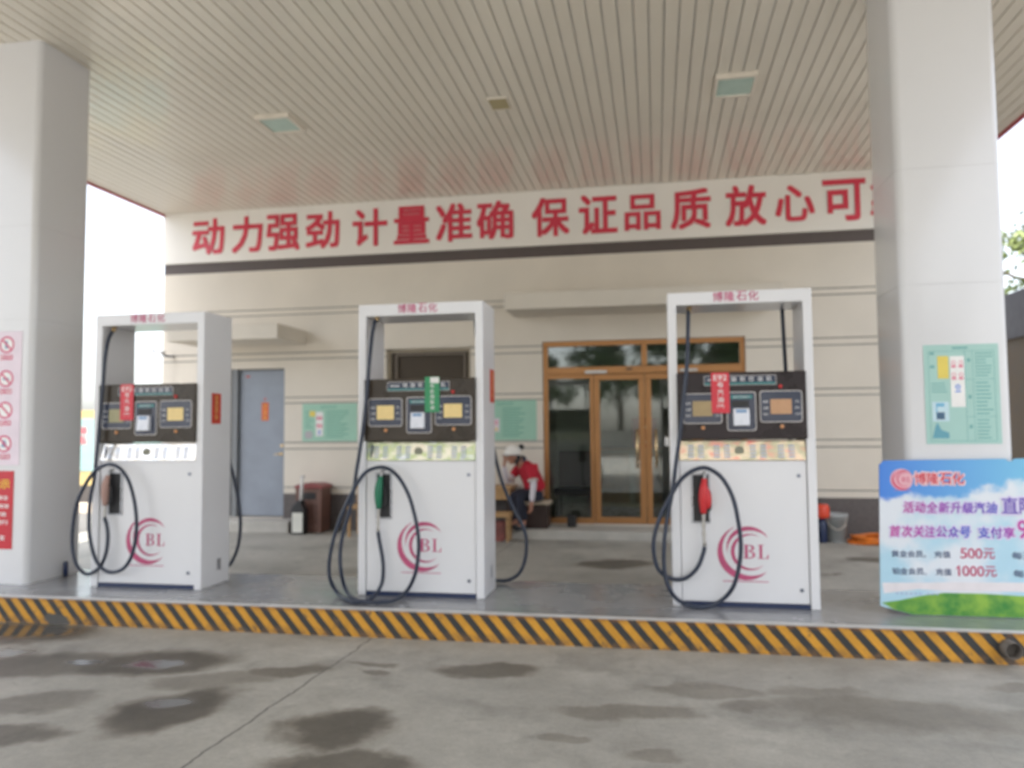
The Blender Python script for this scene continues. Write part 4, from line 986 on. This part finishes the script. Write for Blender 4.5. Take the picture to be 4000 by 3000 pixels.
# ------------------------------------------------------------------ things along the wall
t = thing('litter_bin', (-5.18, 11.22, 0), 'brown litter bin with reddish lid beside the steel door', 'bin')
bin_m = mat('bin_brown', (.16, .08, .06), .5, var=.25, scale=12)
MB().prism([(-5.38, 0), (-4.98, 0), (-4.965, .66), (-5.395, .66)], 'y', 11.05, 11.40).build('body', bin_m, t, bevel=.012)
MB().prism([(-5.41, .661), (-4.945, .661), (-4.96, .705), (-5.07, .735), (-5.29, .735), (-5.395, .705)], 'y', 11.03, 11.42).build('lid', mat('bin_lid', (.26, .06, .06), .45), t, bevel=.012)
MB().box(-5.30, -5.06, 11.040, 11.0495, .50, .60).build('opening', boot_in, t)
MB().box(-5.33, -5.03, 11.042, 11.0495, .12, .42).build('front_panel', mat('bin_panel', (.12, .055, .04), .5, var=.3, scale=18), t, bevel=.004)
t = thing('upright_container', (-5.26, 10.9, 0), 'black container with white panel and white pole in front of the bin', 'container')
MB().prism([(-5.365, 0), (-5.155, 0), (-5.155, .36), (-5.19, .43), (-5.19, .49), (-5.235, .50), (-5.275, .50), (-5.30, .45), (-5.33, .43), (-5.365, .36)], 'y', 10.84, 10.98).build('body', black_pl, t, bevel=.012)
MB().box(-5.335, -5.17, 10.832, 10.8395, .03, .32).build('panel', mat('panel_cream', (.68, .67, .6), .5), t, bevel=.003)
MB().tube([(-5.235, 10.91, .50), (-5.215, 10.91, .80), (-5.213, 10.91, .83)], [.024, .022, .022], 12).build('pole', paper_white, t)
MB().tube([(-5.24, 10.91, .845), (-5.17, 10.91, .852)], .011, 8).build('pole_handle', steel, t)
# wooden chair partly behind the middle pump
t = thing('wooden_chair', (-4.28, 10.85, 0), 'pale wooden chair half hidden behind the left side of the middle pump', 'chair')
MB().box(-4.42, -4.02, 10.66, 11.06, .40, .44).build('seat', wood, t, bevel=.008)
for i, j in ((-4.40, 10.68), (-4.05, 10.68), (-4.40, 11.03), (-4.05, 11.03)): MB().box(i, i+.035, j, j+.035, 0, .40).build('leg', wood, t)
MB().box(-4.40, -4.035, 11.03, 11.06, .441, .80).build('backrest', wood, t, bevel=.006)
# table and stool to the left of the person
t = thing('wooden_table', (-2.35, 11.1, 0), 'light wooden table under the elbow of the seated person', 'table')
MB().box(-2.75, -2.035, 10.93, 11.40, .68, .715).build('tabletop', wood, t, bevel=.006)
MB().box(-2.72, -2.065, 10.955, 11.375, .53, .679).build('apron', wood, t)
for i, j in ((-2.71, 10.96), (-2.12, 10.96), (-2.71, 11.32), (-2.12, 11.32)): MB().box(i, i+.045, j, j+.045, -.0 if j < 10.8 else .1215, .53).build('leg', dwood, t)
t = thing('wooden_stool', (-2.2, 10.58, 0), 'low pale wooden stool in front of the table', 'stool')
MB().box(-2.42, -1.985, 10.45, 10.74, .33, .39).build('seat', wood, t, bevel=.006)
for i, j in ((-2.40, 10.47), (-2.03, 10.47), (-2.40, 10.69), (-2.03, 10.69)): MB().box(i, i+.03, j, j+.03, 0, .33).build('leg', wood, t)
t = MB().prism(rrect(-2.33, -2.07, .0, .27, .04), 'y', 10.525, 10.67).build('carrier_bag', mat('bag_red_brown', (.22, .07, .06), .6, var=.5, scale=9)); tag(t, 'reddish brown bag on the ground under the low wooden stool', 'bag')
t = MB().box(-1.285, -1.155, 11.2, 11.33, .1215, .30).build('door_weight', black_pl, bevel=.015); tag(t, 'small black box on the step before the left glass panel', 'box')
# right end: bucket, orange hose pile, blue bottle with orange top
t = thing('plastic_bucket', (2.33, 11.1, 0), 'translucent grey plastic bucket with blue label by the dark plinth', 'bucket')
m = MB().lathe([(.115, 0), (.12, .01), (.15, .33), (.162, .335), (.162, .37), (.15, .37), (.135, .03), (.001, .03)], (2.33, 11.1, 0), 28); m.build('body', mat('bucket_plastic', (.36, .38, .38), .35, var=.1), t)
m = MB(); n = 14
for k in range(n):
    a, b2 = R(-90-55+110*k/n), R(-90-55+110*(k+1)/n)
    rr = lambda z: .1215+(z-.01)/.32*.03
    m.quad([(2.33+rr(z)*math.cos(q), 11.1+rr(z)*math.sin(q), z) for q, z in ((a, .06), (b2, .06), (b2, .2), (a, .2))])
m.build('label', mat('label_blue', (.05, .12, .2), .4), t)
m = MB()
for k in range(n):
    a, b2 = R(-90-55+110*k/n), R(-90-55+110*(k+1)/n)
    m.quad([(2.33+(rr(z)+.0008)*math.cos(q), 11.1+(rr(z)+.0008)*math.sin(q), z) for q, z in ((a, .05), (b2, .05), (b2, .075), (a, .075))])
m.build('label_stripe', couplet_red, t)
MB().tube(catmull([(2.175, 11.08, .34), (2.24, 10.96, .22), (2.33, 10.92, .175), (2.42, 10.96, .23), (2.485, 11.08, .34)], 6), .006, 8).build('handle', mat('handle_beige', (.6, .55, .48), .5), t)
hm = mat('orange_rubber', (.62, .16, .012), .45, var=.2, scale=10)
m = MB()
for k in range(7):
    rnd = random.Random(k); pts = []
    for i in range(30):
        a = 2*math.pi*i/24+k; rx = .36-.025*k+.02*rnd.random(); pts.append((2.83+rx*math.cos(a)+.02*k*math.sin(k), 10.98+(.22-.012*k)*math.sin(a), .016+.018*(k % 5)+.012*math.sin(a*3+k)))
    m.tube(catmull(pts, 3), .016, 8)
tag(m.build('hose_coil', hm), 'pile of orange hose coiled on the ground by the plinth', 'hose')
t = thing('bottle', (2.155, 10.98, 0), 'blue bottle with a bright orange top behind the right pump', 'bottle')
MB().lathe([(.05, 0), (.055, .01), (.055, .26), (.03, .32), (.001, .32)], (2.145, 10.98, 0), 18).build('body', navy, t)
MB().lathe([(.06, .321), (.085, .33), (.09, .38), (.088, .46), (.07, .50), (.001, .505)], (2.15, 10.98, 0), 20).build('cap', mat('cap_orange_red', (.72, .07, .03), .4), t)

# ------------------------------------------------------------------ the seated person
def skin_mesh(name, bones, mtl, parent, sub=2):
    # bones: list of polylines [(point, radius), ...]; points that coincide are shared
    vs, idx, ed, rad = [], {}, [], []
    for line_ in bones:
        pv = None
        for p, r in line_:
            k = tuple(round(c, 4) for c in p)
            if k not in idx: idx[k] = len(vs); vs.append(p); rad.append(r)
            i = idx[k]
            if pv is not None: ed.append((pv, i))
            pv = i
    me = bpy.data.meshes.new(name); me.from_pydata(vs, ed, []); o = bpy.data.objects.new(name, me); C.objects.link(o)
    sk = o.modifiers.new('skin', 'SKIN'); sk.use_smooth_shade = True; sk.branch_smoothing = .3
    for i, r in enumerate(rad):
        rr_ = r if isinstance(r, tuple) else (r, r)
        d = me.skin_vertices[0].data[i]; d.radius = rr_; d.use_root = (i == 0)
    o.modifiers.new('sub', 'SUBSURF').levels = sub; o.modifiers['sub'].render_levels = sub
    dg = bpy.context.evaluated_depsgraph_get(); dg.update()
    nm = bpy.data.meshes.new_from_object(o.evaluated_get(dg), depsgraph=dg)
    o.modifiers.clear(); o.data = nm; nm.name = name; bpy.data.meshes.remove(me)
    nm.materials.clear(); nm.materials.append(mtl)
    for f in nm.polygons: f.use_smooth = True
    o.parent = parent
    return o
per = thing('person', (-1.77, 11.05, .122), 'person in white cap and red polo shirt sitting slumped beside the doors', 'person')
V = Vector
Fd = V((-.8, -.6, 0)); Lf = V((.6, -.8, 0)); Z_ = V((0, 0, 1))
pel = V((.075, .06, .49)); lh = pel+Lf*.09; rh = pel-Lf*.09
lk_ = lh+Fd*.36+V((.02, -.02, -.02)); rk_ = rh+Fd*.36+V((.0, .0, -.02))
la = lk_+V((.07, -.0, -.385)); ra = rk_+V((.06, .02, -.385))
che = pel+Fd*.10+Z_*.25; sho = pel+Fd*.19+Z_*.40; nek = sho+Fd*.075+Z_*.075; hd = nek+Fd*.125+Z_*.035
ls = sho+Lf*.165-Z_*.01; rs = sho-Lf*.165-Z_*.01
le = ls+V((.05, -.07, -.25)); lw = le+V((-.02, -.07, -.24))
re = V((-.35, -.01, .632)); rw = hd+V((-.125, -.03, -.10)); 
skin_m = mat('skin', (.42, .20, .13), .55, var=.06)
def fingers(w_, dirv, side, k=.9):
    L_ = []; dirv = dirv.normalized(); pal = w_+dirv*.085*k; sd_ = side.normalized()
    for i, (o_, ln) in enumerate(((-.030, .066), (-.010, .078), (.011, .073), (.031, .058))):
        b0 = pal+sd_*o_*k; curl = dirv.cross(sd_)
        p1 = b0+dirv*ln*.5*k+curl*.006; p2 = p1+dirv*ln*.32*k+curl*.018; p3 = p2+dirv*ln*.2*k+curl*.02
        L_.append([(b0-dirv*.02, .010), (p1, .0085), (p2, .008), (p3, .0065)])
    th0 = w_+dirv*.03*k-sd_*.028*k; curl = dirv.cross(sd_)
    L_.append([(th0, .011), (th0-sd_*.025+dirv*.028+curl*.01, .0095), (th0-sd_*.03+dirv*.055+curl*.02, .008)])
    return L_, pal
lp_l, lpal = fingers(lw, V((-.05, -.05, -1)), V((.6, -.8, 0)))
rp_l, rpal = fingers(rw, V((.25, .05, 1)), V((-.6, .75, .1)))
bones = [[(pel, .10), (che, .105), (sho, .095), (nek-V((0, 0, .012)), .055), (nek+Fd*.055+Z_*.03, .055), (hd-Z_*.01, (.078, .085)), (hd+Z_*.06, (.082, .09)), (hd+Z_*.11, .06)],
         [(sho, .095), (ls, .05), (le, .038), (lw, .026), (lpal, (.042, .018))],
         [(sho, .095), (rs, .05), (re, .038), (rw, .026), (rpal, (.042, .018))],
         [(pel, .10), (lh, .085), (lk_, .055), (la, .038), (la+Fd*.10-Z_*.035, .035)],
         [(pel, .10), (rh, .085), (rk_, .055), (ra, .038), (ra+Fd*.10-Z_*.035, .035)],
         [(nek+Fd*.055+Z_*.03, .055), (hd+Fd*.06-Z_*.07, .035)],
         [(hd-Z_*.01, (.078, .085)), (hd+Fd*.112-Z_*.015, .014)]]
bones += [[(lpal, (.042, .018))] + f for f in lp_l[:4]] + [[(lw, .026)] + lp_l[4]] + [[(rpal, (.042, .018))] + f for f in rp_l[:4]] + [[(rw, .026)] + rp_l[4]]
body = skin_mesh('body', bones, skin_m, per)
polo = mat('red_polo', (.46, .012, .03), .8, var=.12, scale=9); undr = mat('white_sleeve', (.66, .62, .66), .8); trou = mat('navy_trousers', (.018, .02, .035), .85, var=.15)
skin_mesh('polo_shirt', [[(pel+Z_*.0, (.18, .16)), (pel+Fd*.05+Z_*.12, (.18, .16)), (che, (.18, .155)), (sho-Z_*.03, (.155, .125)), (nek-Fd*.02-Z_*.02, .068)], [(sho-Z_*.03, (.135, .105)), (ls+V((.005, -.005, -.01)), .085), (ls.lerp(le, .78), .072)], [(sho-Z_*.03, (.135, .105)), (rs, .078), (rs.lerp(re, .62), .066)]], polo, per)
MB().tube([nek-Fd*.035-Z_*.012, nek-Fd*.0+Z_*.02], [.072, .066], 18, cap=False).build('collar', mat('collar_dark', (.04, .05, .08), .8), per, world=False)
for nme, a_, b_ in (('sleeve_trim', ls, le), ('sleeve_trim', rs, re)):
    MB().tube([a_.lerp(b_, .70), a_.lerp(b_, .82)], [.072, .073], 16, cap=False).build(nme, mat('trim_white', (.6, .5, .45), .8), per, world=False)
skin_mesh('undersleeve', [[(ls.lerp(le, .45), .052), (le, .05), (lw, .036)]], undr, per)
skin_mesh('undersleeve', [[(rs.lerp(re, .45), .052), (re, .05), (rw, .036)]], undr, per)
skin_mesh('trousers', [[(pel+Z_*.03, (.15, .13)), (pel-Z_*.01, (.155, .13)), (lh+Fd*.05, .105), (lk_, .08), (la+Z_*.03, .062)], [(pel-Z_*.01, (.155, .13)), (rh+Fd*.05, .105), (rk_, .08), (ra+Z_*.03, .062)]], trou, per)
for a_ in (la, ra):
    skin_mesh('shoe', [[(a_-Fd*.05-Z_*.045, .042), (a_+Fd*.06-Z_*.05, .042), (a_+Fd*.16-Z_*.058, (.038, .032))]], black_pl, per)
rot = Matrix(((-Fd.x, Lf.x, 0), (-Fd.y, Lf.y, 0), (0, 0, 1)))
m = MB(); m.ell(hd+Z_*.072+Fd*-.005, .125, .11, .115, rot, 20)
for v in list(m.bm.verts):
    if v.co.z < hd.z+.055: v.co.z = hd.z+.055+(v.co.z-hd.z-.055)*.15
m.build('cap', mat('cap_white', (.84, .81, .76), .8), per, world=False)
m = MB(); n = 14; A = []
for k in range(n+1):
    a = math.pi*(k/n)-math.pi/2
    A.append((hd+Z_*.06+Fd*(.095*math.cos(a)*1.0)+Lf*.09*math.sin(a), hd+Z_*.04+Fd*(.175*math.cos(a)**.8 if math.cos(a) > 0 else 0)+Lf*.092*math.sin(a)))
for k in range(n): m.quad([A[k][0], A[k+1][0], A[k+1][1], A[k][1]])
o = m.build('cap_peak', mat('cap_peak_grey', (.5, .48, .45), .8), per, world=False); so = o.modifiers.new('s', 'SOLIDIFY'); so.thickness = .008
hair = mat('black_hair', (.012, .012, .016), .5)
m = MB(); m.ell(hd-Fd*.05+Z_*.0, .068, .088, .075, rot, 16); m.ell(hd-Fd*.135+Z_*.155, .042, .042, .042, rot, 14); m.ell(hd+Lf*.078-Z_*.035-Fd*.02, .02, .02, .07, rot, 12)
m.build('hair', hair, per, world=False)
m = MB()
for s_ in (-1, 1): m.ell(hd+Lf*.03*s_+Fd*.083+Z_*.018, .008, .014, .007, rot, 8)
m.build('eye', black_pl, per, world=False)
m = MB()
for s_ in (-1, 1): m.ell(hd+Lf*.084*s_+Z_*.0-Fd*.005, .020, .008, .03, rot, 10)
m.build('ear', skin_m, per, world=False)
MB().ell(hd+Fd*.095-Z_*.05, .010, .024, .006, rot, 8).build('mouth', mat('lips', (.3, .09, .08), .5), per, world=False)
# what the person sits on
t = thing('box_stool', (-1.63, 11.16, .122), 'dark wooden box stool with pale cushion under the seated person', 'stool')
MB().box(-1.86, -1.53, 11.0, 11.33, .1215, .45).build('box', dwood, t, bevel=.01)
MB().box(-1.87, -1.505, 10.99, 11.34, .451, .505).build('cushion', mat('cushion_cream', (.5, .42, .32), .8), t, bevel=.02, seg=3)

# ------------------------------------------------------------------ beyond the forecourt
yl = mat('yellow_wall_paint', (.50, .38, .16), .7, var=.1); tl = mat('teal_wall_panel', (.26, .42, .40), .7, var=.08)
t = thing('perimeter_wall', (-18, 15.2, 0), 'low yellow perimeter wall with teal panels beyond the left column', 'wall')
MB().box(-34, -8.6, 15.12, 15.32, .38, 2.02).build('wall', yl, t)
MB().box(-34, -8.6, 15.10, 15.34, -.01, .38).build('base_course', mat('base_dark', (.08, .07, .065), .7), t)
for k in range(9): MB().box(-33.6+k*2.8, -33.6+k*2.8+2.7, 15.105, 15.119, .69, 1.84).build('panel', tl, t)
m = MB()
for ch, z in zip('油品', (1.50, 1.28)): m.text(ch, -12.46, -12.30, z, z+.17, 15.10, off=.02)
m.build('lettering', red_letter, t)
t = MB().box(-16, -9.4, 13.2, 13.45, -.01, .17).build('kerb_block', mat('pale_kerb', (.6, .5, .4), .7)); tag(t, 'low pale kerb in the sun before the yellow wall', 'kerb')
t = thing('shed', (14, 12, 0), 'dark shed with flat roof beyond the right column', 'shed')
MB().box(6.22, 22, 8.0, 21, -.01, 3.05).build('wall', mat('shed_brown', (.10, .075, .05), .7, var=.2), t)  # near part, out of view, lengthened to block light from the right
MB().box(6.17, 22.1, 7.9, 21.1, 3.051, 3.85).build('roof_band', mat('shed_dark', (.06, .058, .07), .6), t)
MB().box(7.5, 9.0, 7.97, 7.999, 0, 2.2).build('door', mat('shed_door', (.06, .06, .065), .6), t)

bark = mat('bark', (.09, .065, .045), .9, var=.25, scale=9, bump=.6, bscale=25)
lv1 = leaf_mat('foliage_mid', (.022, .055, .014), (.075, .125, .03)); lv2 = leaf_mat('foliage_light', (.10, .15, .04), (.22, .27, .09))
def tree(x, y, h, cr_, nleaf, size, seed, mtl, label, low=.28):
    rnd = random.Random(seed)
    t = thing('tree', (x, y, 0), label, 'tree', 'trees around the station')
    m = MB(); tips = []
    m.tube([(0, 0, -.05), (rnd.uniform(-.1, .1), rnd.uniform(-.1, .1), h*.3), (rnd.uniform(-.2, .2), rnd.uniform(-.2, .2), h*.62), (0, 0, h*.9)], [h*.026, h*.02, h*.013, h*.004], 9)
    for k in range(16):
        a = rnd.uniform(0, 6.28); z0 = h*rnd.uniform(low, .8); L_ = cr_*rnd.uniform(.55, 1)*(1.1-.6*abs(z0/h-.5)); up_ = rnd.uniform(.15, .6)
        e_ = V((math.cos(a)*L_, math.sin(a)*L_, z0+L_*up_)); mid = V((math.cos(a)*L_*.45, math.sin(a)*L_*.45, z0+L_*up_*.3))
        m.tube([(0, 0, z0), mid, e_], [h*.010, h*.006, h*.002], 6); tips += [e_, mid.lerp(e_, .6)]
    m.build('trunk', bark, t, world=False)
    m = MB(); cl = []
    for k in range(34):
        b = rnd.choice(tips); cl.append((b+V((rnd.gauss(0, .35), rnd.gauss(0, .35), rnd.gauss(0, .35)))*cr_*.35, cr_*rnd.uniform(.18, .38)))
    cl.append((V((0, 0, h*.9)), cr_*.35))
    for k in range(nleaf):
        c, r = rnd.choice(cl); d = V((rnd.gauss(0, 1), rnd.gauss(0, 1), rnd.gauss(0, .8))); d = d.normalized()*r*rnd.random()**.45
        p = c+d; s = size*rnd.uniform(.6, 1.3)
        u_ = V((rnd.gauss(0, 1), rnd.gauss(0, 1), rnd.gauss(0, 1))).normalized(); v_ = u_.orthogonal().normalized(); v_ = (v_*math.cos(k)+u_.cross(v_)*math.sin(k))
        m.quad([p-u_*s, p-v_*s*.55, p+u_*s, p+v_*s*.55])
    m.build('crown', mtl, t, world=False)
tree(11.6, 25.5, 8.2, 2.6, 9000, .10, 3, lv2, 'light green tree rising above the dark shed on the right')
tree(15.5, 27, 9.5, 3.0, 6000, .13, 4, lv1, 'darker tree farther right behind the shed')
# trees across the road behind the viewer; they show in the door glass
for i, (x, y, h, r_) in enumerate(((-13, -24, 8.0, 3.0), (-8.2, -26, 7.0, 2.6), (-2.2, -25, 8.6, 3.1), (3.4, -24, 7.6, 2.9), (7.4, -27, 9.0, 3.2), (12, -25, 8, 3.0))):
    tree(x, y, h, r_, 3200, .22, 20+i, lv1, ['leafy tree across the road at the far left end', 'smaller tree across the road second from the left end', 'tall tree across the road opposite the glass doors', 'round tree across the road right of the doors', 'tallest tree across the road', 'leafy tree across the road at the far right end'][i])
t = thing('boundary_wall', (0, -21, 0), 'pale boundary wall along the road opposite the station', 'wall')
MB().box(-30, 30, -21.1, -20.9, -.01, 1.3).build('wall', mat('boundary_paint', (.62, .58, .5), .8, var=.1, scale=.6), t)
MB().box(-30, 30, -21.16, -20.84, 1.301, 1.38).build('coping', mat('coping_grey', (.4, .39, .37), .8), t)
